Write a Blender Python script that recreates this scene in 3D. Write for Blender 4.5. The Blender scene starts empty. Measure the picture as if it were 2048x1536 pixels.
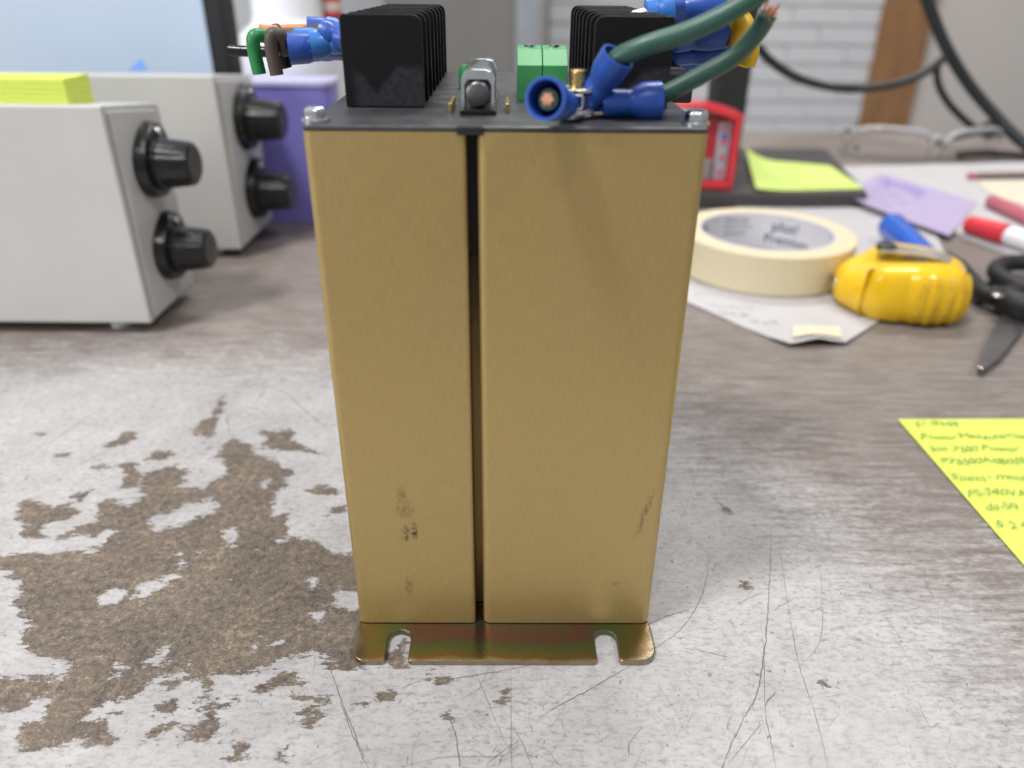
import bpy, bmesh, math, random
import numpy as np
from mathutils import Vector, Matrix
random.seed(7); rng = np.random.default_rng(7)
scene = bpy.context.scene
col = scene.collection

# ------------------------------------------------------------------ camera
F, CX, CY = 1520.0, 1024.0, 768.0          # focal length and centre in photograph pixels
PITCH, ROLL, CAMZ = 0.490, 0.0087, 0.165
cam_d = bpy.data.cameras.new('camera'); cam = bpy.data.objects.new('camera', cam_d); col.objects.link(cam)
cam_d.sensor_width = 36.0; cam_d.lens = 36.0 * F / 2048.0
cam_d.clip_start = 0.005; cam_d.clip_end = 50
cam.matrix_world = Matrix.Translation((0, 0, CAMZ)) @ Matrix.Rotation(math.pi / 2 - PITCH, 4, 'X') @ Matrix.Rotation(ROLL, 4, 'Z')
cam_d.dof.use_dof = True; cam_d.dof.focus_distance = 0.205; cam_d.dof.aperture_fstop = 9.0
scene.camera = cam

# ------------------------------------------------------------------ world, lamps, exposure
w = bpy.data.worlds.new('World'); scene.world = w; w.use_nodes = True
bg = w.node_tree.nodes['Background']; bg.inputs[0].default_value = (0.93, 0.96, 1.0, 1); bg.inputs[1].default_value = 0.37
def lamp(name, loc, target, sx, sy, power, color=(1.0, 0.97, 0.93)):
    d = bpy.data.lights.new(name, 'AREA'); d.shape = 'RECTANGLE'; d.size = sx; d.size_y = sy; d.energy = power; d.color = color
    o = bpy.data.objects.new(name, d); col.objects.link(o); o.location = loc
    o.rotation_euler = (Vector(target) - Vector(loc)).to_track_quat('-Z', 'Y').to_euler()
    o['kind'] = 'structure'
    return o
lamp('ceiling_light', (-0.75, -0.28, 2.05), (-0.75, -0.1, 0), 0.30, 0.30, 38)
lamp('ceiling_light', (1.25, -0.45, 2.05), (0.6, 0.1, 0), 0.30, 0.30, 15)
lamp('ceiling_light', (-0.35, -1.05, 2.05), (-0.2, -0.4, 0), 0.30, 0.30, 7)
lamp('ceiling_light', (0.3, 1.5, 2.05), (0.3, 2.1, 0), 1.0, 0.5, 40)  # added fill, no fixture known here: brightens the distant brick wall
lamp('side_lamp', (-2.1, -1.0, 0.95), (0.0, 0.1, 0.05), 0.9, 0.7, 27)
cy = scene.cycles; cy.max_bounces = 6; cy.diffuse_bounces = 3; cy.glossy_bounces = 3; cy.transmission_bounces = 6; cy.caustics_reflective = False; cy.caustics_refractive = False
vs = scene.view_settings
vs.view_transform = 'Standard'; vs.look = 'None'; vs.exposure = 0.0; vs.gamma = 1.0; vs.use_curve_mapping = False

# ------------------------------------------------------------------ measuring: photograph pixel -> point in the room
cp, sp = math.cos(PITCH), math.sin(PITCH)
def ray(px, py):
    u, v = px - CX, py - CY
    cr, sr = math.cos(ROLL), math.sin(ROLL)
    a, b = u * cr + v * sr, -u * sr + v * cr
    x, y = a / F, -b / F
    return Vector((x, cp + y * sp, -sp + y * cp))
def G(px, py, z=0.0):
    r = ray(px, py); t = (z - CAMZ) / r.z
    return Vector((r.x * t, r.y * t, z))
def D(px, py, y):
    r = ray(px, py); t = y / r.y
    return Vector((r.x * t, y, CAMZ + r.z * t))

# ------------------------------------------------------------------ materials
def nodes_of(name):
    m = bpy.data.materials.new(name); m.use_nodes = True
    nt = m.node_tree; b = nt.nodes['Principled BSDF']
    return m, nt, b
def mk(nt, t, **kw):
    n = nt.nodes.new(t)
    for k, v in kw.items(): setattr(n, k, v)
    return n
def noise(nt, vec, scale, detail=4, rough=0.55, stretch=None, dist=0.0):
    if stretch:
        mp = mk(nt, 'ShaderNodeMapping'); mp.inputs['Scale'].default_value = stretch
        nt.links.new(vec, mp.inputs[0]); vec = mp.outputs[0]
    n = mk(nt, 'ShaderNodeTexNoise'); n.inputs['Scale'].default_value = scale
    n.inputs['Detail'].default_value = detail; n.inputs['Roughness'].default_value = rough
    n.inputs['Distortion'].default_value = dist
    nt.links.new(vec, n.inputs['Vector']); return n.outputs[0]
def ramp(nt, fac, stops, interp='LINEAR'):
    r = mk(nt, 'ShaderNodeValToRGB'); r.color_ramp.interpolation = interp
    e = r.color_ramp.elements
    while len(e) < len(stops): e.new(0.5)
    for i, (p, c) in enumerate(stops):
        e[i].position = p; e[i].color = (*c, 1) if len(c) == 3 else c
    nt.links.new(fac, r.inputs[0]); return r.outputs[0]
def mixc(nt, fac, a, b):
    n = mk(nt, 'ShaderNodeMix', data_type='RGBA')
    for s, v in ((n.inputs[0], fac), (n.inputs[6], a), (n.inputs[7], b)):
        if hasattr(v, 'links'): nt.links.new(v, s)
        elif isinstance(v, (int, float)): s.default_value = v
        else: s.default_value = (*v, 1)
    return n.outputs[2]
def math_(nt, op, a, b=None, c=None, clamp=False):
    n = mk(nt, 'ShaderNodeMath', operation=op, use_clamp=clamp)
    for i, v in enumerate((a, b, c)):
        if v is None: continue
        if hasattr(v, 'links'): nt.links.new(v, n.inputs[i])
        else: n.inputs[i].default_value = v
    return n.outputs[0]
def maprange(nt, v, a, b, c=0.0, d=1.0):
    n = mk(nt, 'ShaderNodeMapRange'); nt.links.new(v, n.inputs[0])
    for i, x in enumerate((a, b, c, d)): n.inputs[i + 1].default_value = x
    return n.outputs[0]
def mul(c, k): return tuple(min(1, x * k) for x in c)
MATS = {}
def mat(name, c, rough=0.5, metal=0.0, var=0.08, scale=120, stretch=None, bump=0.0, bscale=800, rvar=0.08, trans=0.0, spec=0.5, coat=0.0, emit=0.0, sss=0.0):
    if name in MATS: return MATS[name]
    m, nt, b = nodes_of(name); tc = mk(nt, 'ShaderNodeTexCoord').outputs['Object']
    n = noise(nt, tc, scale, 5, 0.6, stretch)
    nt.links.new(ramp(nt, n, [(0.3, mul(c, 1 - var)), (0.7, mul(c, 1 + var))]), b.inputs['Base Color'])
    n2 = noise(nt, tc, scale * 0.35, 4, 0.6)
    nt.links.new(maprange(nt, n2, 0.3, 0.7, max(0.02, rough - rvar), min(1, rough + rvar)), b.inputs['Roughness'])
    b.inputs['Metallic'].default_value = metal
    b.inputs['Specular IOR Level'].default_value = spec
    b.inputs['Transmission Weight'].default_value = trans
    b.inputs['Coat Weight'].default_value = coat
    if sss:
        b.inputs['Subsurface Weight'].default_value = sss; b.inputs['Subsurface Scale'].default_value = 0.004
    if emit:
        b.inputs['Emission Color'].default_value = (*c, 1); b.inputs['Emission Strength'].default_value = emit
    if bump:
        bp = mk(nt, 'ShaderNodeBump'); bp.inputs['Strength'].default_value = bump; bp.inputs['Distance'].default_value = 0.0004
        nt.links.new(noise(nt, tc, bscale, 3, 0.6, stretch), bp.inputs['Height']); nt.links.new(bp.outputs[0], b.inputs['Normal'])
    MATS[name] = m; return m
# gold chromated sheet metal, brushed upright, with rubbed-off ink stamps
def gold_mat():
    m, nt, b = nodes_of('gold_chromate_sheet'); tc = mk(nt, 'ShaderNodeTexCoord').outputs['Object']
    fine = noise(nt, tc, 1.0, 4, 0.75, (3600, 3600, 240))
    broad = noise(nt, tc, 22, 4, 0.55, (1, 1, 0.5))
    base = ramp(nt, fine, [(0.22, (0.325, 0.238, 0.094)), (0.78, (0.60, 0.440, 0.195))])
    tint = ramp(nt, broad, [(0.3, (0.460, 0.345, 0.130)), (0.5, (0.470, 0.342, 0.140)), (0.7, (0.485, 0.338, 0.152))])
    c = mixc(nt, 0.5, base, tint)
    sep = mk(nt, 'ShaderNodeSeparateXYZ'); nt.links.new(tc, sep.inputs[0])
    ink = None
    # (x, z, half width, half height, tilt, strength) of each rubbed ink mark on the front, in metres
    for (x, z, hx, hz, sh, amt) in [(-0.0266, 0.0472, 0.0013, 0.0028, 0, 0.55), (-0.0260, 0.0425, 0.0029, 0.0033, 0, 0.42), (-0.0262, 0.0343, 0.0013, 0.0030, 0, 0.75), (-0.0239, 0.0353, 0.0010, 0.0034, 0, 0.95),
                                   (-0.0264, 0.0158, 0.0013, 0.0036, 0, 0.55), (0.0368, 0.0410, 0.0011, 0.0085, 0.22, 0.5), (0.0310, 0.0172, 0.0013, 0.0010, 0.5, 0.35)]:
        dx = math_(nt, 'SUBTRACT', sep.outputs[0], x); dz = math_(nt, 'SUBTRACT', sep.outputs[2], z)
        dx = math_(nt, 'SUBTRACT', dx, math_(nt, 'MULTIPLY', dz, sh))
        d = math_(nt, 'ADD', math_(nt, 'POWER', math_(nt, 'ABSOLUTE', math_(nt, 'DIVIDE', dx, hx)), 2.0), math_(nt, 'POWER', math_(nt, 'ABSOLUTE', math_(nt, 'DIVIDE', dz, hz)), 2.0))
        k = math_(nt, 'MULTIPLY', maprange(nt, d, 1.15, 0.2), amt)
        ink = k if ink is None else math_(nt, 'MAXIMUM', ink, k)
    br = noise(nt, tc, 900, 5, 0.75, (1.3, 1, 0.7))
    ink = math_(nt, 'MULTIPLY', ink, maprange(nt, br, 0.42, 0.58), clamp=True)
    front = maprange(nt, sep.outputs[1], 0.0008, 0.0003)
    ink = math_(nt, 'MULTIPLY', ink, front)
    c = mixc(nt, ink, c, (0.05, 0.055, 0.05))
    nt.links.new(c, b.inputs['Base Color'])
    b.inputs['Metallic'].default_value = 0.62
    nt.links.new(maprange(nt, fine, 0.2, 0.8, 0.34, 0.50), b.inputs['Roughness'])
    bp = mk(nt, 'ShaderNodeBump'); bp.inputs['Strength'].default_value = 0.25; bp.inputs['Distance'].default_value = 0.00006
    nt.links.new(fine, bp.inputs['Height']); nt.links.new(bp.outputs[0], b.inputs['Normal'])
    return m
def zinc_mat():
    m, nt, b = nodes_of('iridescent_yellow_zinc'); tc = mk(nt, 'ShaderNodeTexCoord').outputs['Object']
    sep = mk(nt, 'ShaderNodeSeparateXYZ'); nt.links.new(tc, sep.inputs[0])
    wob = math_(nt, 'SUBTRACT', noise(nt, tc, 90, 3, 0.6), 0.5)
    # the plating's own colour film changes from the outer edge inwards: gold, green, red
    ex = math_(nt, 'SUBTRACT', 0.0415, math_(nt, 'ABSOLUTE', sep.outputs[0]))
    ey = math_(nt, 'ADD', sep.outputs[1], 0.0134)
    e = math_(nt, 'MINIMUM', math_(nt, 'MULTIPLY', ex, 0.42), ey)
    e = math_(nt, 'ADD', e, math_(nt, 'MULTIPLY', wob, 0.006))
    f = maprange(nt, e, 0.0, 0.012)
    c = ramp(nt, f, [(0.0, (0.34, 0.28, 0.18)), (0.10, (0.23, 0.15, 0.07)), (0.24, (0.165, 0.165, 0.06)), (0.44, (0.115, 0.155, 0.08)), (0.60, (0.16, 0.105, 0.08)), (0.8, (0.19, 0.10, 0.08)), (1.0, (0.15, 0.13, 0.09))])
    nt.links.new(c, b.inputs['Base Color']); b.inputs['Metallic'].default_value = 0.9
    nt.links.new(maprange(nt, noise(nt, tc, 700, 4, 0.7), 0.3, 0.7, 0.16, 0.30), b.inputs['Roughness'])
    return m
M_GOLD, M_ZINC = gold_mat(), zinc_mat()
M_BLACKAN = mat('black_anodised', (0.006, 0.006, 0.0075), 0.45, 0.0, 0.3, 300, bump=0.15, rvar=0.12, spec=0.14)
M_SCUFF = mat('scuffed_black', (0.040, 0.040, 0.048), 0.5, 0.0, 0.35, 260)
M_PLATE = mat('dark_grey_plate', (0.062, 0.063, 0.070), 0.40, 0.25, 0.35, 130, rvar=0.14)
M_STEEL = mat('bright_zinc_steel', (0.72, 0.74, 0.76), 0.18, 1.0, 0.08, 300)
M_TIN = mat('tinned_copper', (0.70, 0.67, 0.62), 0.28, 1.0, 0.12, 400)
M_COPPER = mat('cut_copper', (0.80, 0.40, 0.26), 0.32, 1.0, 0.15, 900)
M_BRASS = mat('brass', (0.60, 0.42, 0.16), 0.28, 1.0, 0.15, 500)
M_BLUE = mat('blue_vinyl', (0.022, 0.085, 0.40), 0.34, 0.0, 0.15, 200, bump=0.1, sss=0.0)
M_BLUEL = mat('light_blue_vinyl', (0.045, 0.19, 0.60), 0.32, 0.0, 0.15, 200)
M_GREENW = mat('green_insulation', (0.028, 0.092, 0.072), 0.45, 0.0, 0.12, 260, bump=0.08)
M_GREENB = mat('green_block_plastic', (0.055, 0.30, 0.105), 0.42, 0.0, 0.08, 150)
M_GREENS = mat('bright_green_insulation', (0.02, 0.22, 0.07), 0.45)
M_BROWNW = mat('brown_insulation', (0.075, 0.058, 0.050), 0.5)
M_ORANGEW = mat('orange_insulation', (0.78, 0.22, 0.06), 0.45)
M_YELLOWW = mat('yellow_insulation', (0.62, 0.38, 0.01), 0.42)
M_BLACKP = mat('black_plastic', (0.009, 0.009, 0.0105), 0.26, 0.0, 0.2, 200, bump=0.1)
M_BLACKM = mat('matt_black_plastic', (0.012, 0.012, 0.0145), 0.55, 0.0, 0.2, 200, bump=0.15)
M_DARKIN = mat('dark_inner_board', (0.02, 0.02, 0.018), 0.5)
def slot_mat():
    m, nt, b = nodes_of('inner_gold_sheet'); tc = mk(nt, 'ShaderNodeTexCoord').outputs['Object']
    sep = mk(nt, 'ShaderNodeSeparateXYZ'); nt.links.new(tc, sep.inputs[0])
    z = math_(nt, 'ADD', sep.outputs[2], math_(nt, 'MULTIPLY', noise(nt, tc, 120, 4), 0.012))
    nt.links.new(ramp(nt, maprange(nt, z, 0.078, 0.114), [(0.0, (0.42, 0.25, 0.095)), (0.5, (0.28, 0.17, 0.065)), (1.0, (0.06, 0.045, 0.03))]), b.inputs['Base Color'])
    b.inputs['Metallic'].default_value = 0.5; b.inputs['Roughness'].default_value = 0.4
    return m
M_INGOLD = slot_mat()
M_FUSE = mat('grey_fuse_tube', (0.16, 0.16, 0.18), 0.12, 0.2, 0.2, 100, coat=0.6)
def paint_white():
    m, nt, b = nodes_of('off_white_enamel'); tc = mk(nt, 'ShaderNodeTexCoord').outputs['Object']
    n = noise(nt, tc, 9, 5, 0.6); s = noise(nt, tc, 130, 4, 0.8)
    c = ramp(nt, n, [(0.3, (0.49, 0.493, 0.483)), (0.7, (0.555, 0.558, 0.548))])
    c = mixc(nt, maprange(nt, s, 0.745, 0.77), c, (0.16, 0.15, 0.14))
    nt.links.new(c, b.inputs['Base Color']); b.inputs['Roughness'].default_value = 0.36
    bp = mk(nt, 'ShaderNodeBump'); bp.inputs['Strength'].default_value = 0.12; bp.inputs['Distance'].default_value = 0.0003
    nt.links.new(noise(nt, tc, 900, 2, 0.5), bp.inputs['Height']); nt.links.new(bp.outputs[0], b.inputs['Normal'])
    return m
M_WHITEBOX = paint_white()
M_NOTEY = mat('yellow_green_paper', (0.61, 0.72, 0.13), 0.75, 0, 0.03, 40, bump=0.06, spec=0.2)
M_NOTEY2 = mat('pale_yellow_green_paper', (0.56, 0.70, 0.20), 0.75, 0, 0.05, 40, spec=0.2)
M_LILAC = mat('lilac_paper', (0.41, 0.35, 0.52), 0.75, 0, 0.04, 40, spec=0.2)
M_PAPER = mat('white_paper', (0.49, 0.48, 0.495), 0.75, 0, 0.05, 30, bump=0.05, spec=0.2)
M_PAPERE = mat('cream_card', (0.66, 0.60, 0.48), 0.75, 0, 0.06, 40, spec=0.2)
M_INK = mat('pencil_ink', (0.25, 0.31, 0.11), 0.7, spec=0.1)
M_INKB = mat('blue_violet_ink', (0.30, 0.26, 0.58), 0.7, spec=0.1)
M_INKG = mat('faint_grey_ink', (0.36, 0.37, 0.42), 0.7, spec=0.1)
M_MASK = mat('masking_tape_crepe', (0.64, 0.565, 0.39), 0.62, 0, 0.04, 300, bump=0.25, bscale=900, sss=0.0)
M_MASKT = mat('masking_tape_side', (0.72, 0.64, 0.47), 0.6, 0, 0.04, 200, bump=0.1)
M_CORE = mat('white_card_core', (0.56, 0.56, 0.60), 0.6, 0, 0.06, 60)
M_CORETXT = mat('core_print', (0.10, 0.12, 0.18), 0.6)
M_TAPEY = mat('yellow_abs_plastic', (0.86, 0.54, 0.012), 0.16, 0, 0.05, 60, rvar=0.04, coat=0.2)
M_TAPEYG = mat('worn_yellow_grip', (0.72, 0.46, 0.02), 0.42, 0, 0.15, 180)
M_CLIP = mat('brushed_clip_steel', (0.70, 0.69, 0.68), 0.32, 0.85, 0.2, 200)
M_BLADE = mat('scissor_steel', (0.36, 0.35, 0.36), 0.32, 1.0, 0.15, 120)
M_RED = mat('red_plastic', (0.62, 0.035, 0.05), 0.35, 0, 0.08)
M_REDD = mat('dark_red_plastic', (0.36, 0.018, 0.028), 0.45)
M_PINK = mat('pink_red_plastic', (0.50, 0.13, 0.17), 0.4)
M_GREYL = mat('grey_label', (0.33, 0.34, 0.40), 0.5)
M_GREYT = mat('grey_clear_plastic', (0.22, 0.20, 0.21), 0.4)
M_WHITEP = mat('white_plastic', (0.80, 0.82, 0.86), 0.35, 0, 0.03, 40)
M_PURPLE = mat('purple_plastic', (0.22, 0.20, 0.60), 0.38, 0, 0.06, 30, bump=0.1)
M_PENBLUE = mat('blue_pen_plastic', (0.01, 0.10, 0.52), 0.2, 0, 0.08, 60, coat=0.4)
M_GREYPEN = mat('grey_pen_plastic', (0.33, 0.34, 0.37), 0.3)
M_CABLE = mat('black_cable_rubber', (0.016, 0.019, 0.022), 0.45)
M_WOODP = mat('varnished_pine', (0.25, 0.125, 0.052), 0.45, 0, 0.22, 14, (6, 6, 0.6))
M_BRICK = mat('white_painted_brick', (0.54, 0.54, 0.56), 0.55, 0, 0.06, 18, bump=0.6, bscale=60)
M_MORTAR = mat('grey_painted_joint', (0.38, 0.40, 0.45), 0.65, 0, 0.06, 20)
M_DRYWALL = mat('beige_wall_paint', (0.50, 0.465, 0.435), 0.7, 0, 0.03, 3, bump=0.2, bscale=120)
M_PALEWALL = mat('pale_wall_paint', (0.58, 0.60, 0.63), 0.7, 0, 0.03, 3)
M_CABINET = mat('warm_grey_laminate', (0.165, 0.158, 0.150), 0.55, 0, 0.06, 8)
M_ALU = mat('grey_aluminium', (0.36, 0.38, 0.42), 0.4, 0.5, 0.06, 20)
M_SCREEN = mat('lit_pale_blue_screen', (0.47, 0.57, 0.70), 0.3, 0, 0.03, 6, emit=0.09)
M_BASEG = mat('dark_grey_base', (0.045, 0.041, 0.043), 0.55, 0, 0.1, 60)
def clear_mat():
    m, nt, b = nodes_of('clear_polycarbonate')
    b.inputs['Base Color'].default_value = (0.98, 0.98, 0.99, 1); b.inputs['Transmission Weight'].default_value = 1.0
    tc = mk(nt, 'ShaderNodeTexCoord').outputs['Object']
    nt.links.new(maprange(nt, noise(nt, tc, 60, 3), 0.3, 0.7, 0.02, 0.06), b.inputs['Roughness']); b.inputs['IOR'].default_value = 1.5
    return m
M_CLEAR = clear_mat()
M_FROST = mat('frosted_rim', (0.80, 0.80, 0.83), 0.12, trans=0.6)

# ------------------------------------------------------------------ mesh helpers (all points are given in room coordinates)
def thing(name, label, cat, loc=(0, 0, 0), rotz=0.0, group=None):
    o = bpy.data.objects.new(name, None); col.objects.link(o); o.empty_display_size = 0.01
    o.location = loc; o.rotation_euler = (0, 0, rotz); o['label'] = label; o['category'] = cat
    o['_m'] = 0; del o['_m']
    if group: o['group'] = group
    ROOT[o.name] = Matrix.Translation(loc) @ Matrix.Rotation(rotz, 4, 'Z')
    return o
ROOT = {}
def part(name, bm, m, parent=None, smooth=False, bevel=0.0, seg=2, label=None, kind=None, local=False, auto=None):
    me = bpy.data.meshes.new(name)
    if bm.faces: bmesh.ops.recalc_face_normals(bm, faces=bm.faces[:])
    if parent is not None:
        root = ROOT[parent.name]
        if not local: bm.transform(root.inverted())
    bm.to_mesh(me); bm.free()
    me.materials.append(m)
    o = bpy.data.objects.new(name, me); col.objects.link(o)
    if parent is not None:
        o.parent = parent; ROOT[o.name] = ROOT[parent.name]
    if smooth:
        for p in me.polygons: p.use_smooth = True
    if auto:
        me.set_sharp_from_angle(angle=math.radians(auto))
    if bevel:
        b = o.modifiers.new('bevel', 'BEVEL'); b.width = bevel; b.segments = seg; b.limit_method = 'ANGLE'; b.angle_limit = math.radians(40)
        b.harden_normals = False
    if label: o['label'] = label
    if kind: o['kind'] = kind
    return o
def single(name, bm, m, label, cat, loc=None, group=None, **kw):
    """a thing that is one mesh, with its origin at loc"""
    loc = Vector(loc) if loc is not None else Vector((0, 0, 0))
    bm.transform(Matrix.Translation(-loc))
    o = part(name, bm, m, None, **kw); o.location = loc; o['label'] = label; o['category'] = cat
    ROOT[o.name] = Matrix.Translation(loc)
    if group: o['group'] = group
    return o
def BM(): return bmesh.new()
def box(bm, x0, x1, y0, y1, z0, z1, M=None):
    vs_ = [bm.verts.new((x, y, z)) for x in (x0, x1) for y in (y0, y1) for z in (z0, z1)]
    for f in ((0, 1, 3, 2), (4, 6, 7, 5), (0, 4, 5, 1), (2, 3, 7, 6), (0, 2, 6, 4), (1, 5, 7, 3)):
        bm.faces.new([vs_[i] for i in f])
    if M is not None:
        for v in vs_: v.co = M @ v.co
    return bm
def hexa(bm, lo, hi):
    """solid between two rings of points"""
    a = [bm.verts.new(p) for p in lo]; b = [bm.verts.new(p) for p in hi]; n = len(a)
    bm.faces.new(a[::-1]); bm.faces.new(b)
    for i in range(n): bm.faces.new((a[i], a[(i + 1) % n], b[(i + 1) % n], b[i]))
    return bm
def prism(bm, pts, z0, z1):
    return hexa(bm, [(p[0], p[1], z0) for p in pts], [(p[0], p[1], z1) for p in pts])
def frame_of(d):
    d = Vector(d).normalized(); u = d.orthogonal().normalized()
    if abs(d.z) < 0.95:
        u = Vector((0, 0, 1)).cross(d).normalized()
    return d, u, d.cross(u).normalized()
def tube(bm, pts, r, seg=12, caps=True, flat=1.0):
    pts = [Vector(p) for p in pts]; n = len(pts)
    rr = r if isinstance(r, (list, tuple)) else [r] * n
    rings = []; up = None
    for i, p in enumerate(pts):
        d = (pts[min(i + 1, n - 1)] - pts[max(i - 1, 0)]).normalized()
        if up is None: _, u, v = frame_of(d)
        else:
            u = (up - d * up.dot(d)).normalized(); v = d.cross(u)
        up = u
        rings.append([bm.verts.new(p + (u * math.cos(2 * math.pi * k / seg) + v * math.sin(2 * math.pi * k / seg) * flat) * rr[i]) for k in range(seg)])
    for a, b in zip(rings, rings[1:]):
        for k in range(seg): bm.faces.new((a[k], a[(k + 1) % seg], b[(k + 1) % seg], b[k]))
    if caps: bm.faces.new(rings[0][::-1]); bm.faces.new(rings[-1])
    return bm
def smooth_path(pts, n=8):
    P = [Vector(p) for p in pts]; out = []
    for i in range(len(P) - 1):
        a, b, c, d = P[max(i - 1, 0)], P[i], P[i + 1], P[min(i + 2, len(P) - 1)]
        for k in range(n):
            t = k / n
            out.append(0.5 * ((2 * b) + (c - a) * t + (2 * a - 5 * b + 4 * c - d) * t * t + (3 * b - a - 3 * c + d) * t ** 3))
    out.append(P[-1]); return out
def lathe(bm, prof, origin, axis=(0, 0, 1), seg=24, cap0=True, cap1=True):
    d, u, v = frame_of(axis); o = Vector(origin); rings = []
    for r, h in prof:
        rings.append([bm.verts.new(o + d * h + (u * math.cos(2 * math.pi * k / seg) + v * math.sin(2 * math.pi * k / seg)) * r) for k in range(seg)])
    for a, b in zip(rings, rings[1:]):
        for k in range(seg): bm.faces.new((a[k], a[(k + 1) % seg], b[(k + 1) % seg], b[k]))
    if cap0: bm.faces.new(rings[0][::-1])
    if cap1: bm.faces.new(rings[-1])
    return bm
def rounded(pts, rads, n=5):
    """round the corners of a 2D outline"""
    out = []; m = len(pts)
    for i in range(m):
        p = Vector(pts[i]); a = Vector(pts[i - 1]); b = Vector(pts[(i + 1) % m]); r = rads[i] if isinstance(rads, (list, tuple)) else rads
        if r <= 0: out.append(p); continue
        d1 = (a - p).normalized(); d2 = (b - p).normalized()
        ang = d1.angle(d2); t = min(r / math.tan(ang / 2), (a - p).length * 0.49, (b - p).length * 0.49)
        p1, p2 = p + d1 * t, p + d2 * t
        for k in range(n + 1):
            s = k / n; out.append((1 - s) ** 2 * p1 + 2 * s * (1 - s) * p + s * s * p2)
    return out
def sheet(bm, fn, nu, nv, th=0.0):
    """a thin sheet fn(u, v) -> point, closed by a lower skin th below"""
    def grid(dz): return [[bm.verts.new(Vector(fn(i / nu, j / nv)) + Vector((0, 0, dz))) for j in range(nv + 1)] for i in range(nu + 1)]
    g = grid(0.0)
    for i in range(nu):
        for j in range(nv): bm.faces.new((g[i][j], g[i + 1][j], g[i + 1][j + 1], g[i][j + 1]))
    if th:
        h = grid(-th)
        for i in range(nu):
            for j in range(nv): bm.faces.new((h[i][j], h[i][j + 1], h[i + 1][j + 1], h[i + 1][j]))
        rim = [(i, 0) for i in range(nu)] + [(nu, j) for j in range(nv)] + [(i, nv) for i in range(nu, 0, -1)] + [(0, j) for j in range(nv, 0, -1)]
        for k in range(len(rim)):
            a, b = rim[k], rim[(k + 1) % len(rim)]
            bm.faces.new((g[a[0]][a[1]], h[a[0]][a[1]], h[b[0]][b[1]], g[b[0]][b[1]]))
    return bm
def quadfn(p00, p10, p11, p01):
    p00, p10, p11, p01 = (Vector(p) for p in (p00, p10, p11, p01))
    return lambda u, v: p00 * (1 - u) * (1 - v) + p10 * u * (1 - v) + p11 * u * v + p01 * (1 - u) * v
def text_bm(bm, s, size, mapper, hand=True, bold=0.0, seed=0):
    """lettering as flat mesh; mapper(x, y) -> room point, x along the line"""
    cu = bpy.data.curves.new('t', 'FONT'); cu.body = s; cu.size = size; cu.offset = bold * size; cu.resolution_u = 2
    if hand: cu.shear = 0.28; cu.space_character = 0.92
    o = bpy.data.objects.new('t', cu); me = bpy.data.meshes.new_from_object(o)
    r = random.Random(seed); ph = [r.uniform(0, 6.28) for _ in range(4)]
    vv = []
    for v in me.vertices:
        x, y = v.co.x, v.co.y
        if hand:
            y += size * (0.10 * math.sin(x / size * 2.1 + ph[0]) + 0.05 * math.sin(x / size * 5.3 + ph[1]))
            x += size * 0.07 * math.sin(y / size * 4 + x / size * 3 + ph[2])
        vv.append(bm.verts.new(mapper(x, y)))
    for p in me.polygons:
        try: bm.faces.new([vv[i] for i in p.vertices])
        except ValueError: pass
    bpy.data.objects.remove(o); bpy.data.curves.remove(cu); bpy.data.meshes.remove(me)
    return bm

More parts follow.
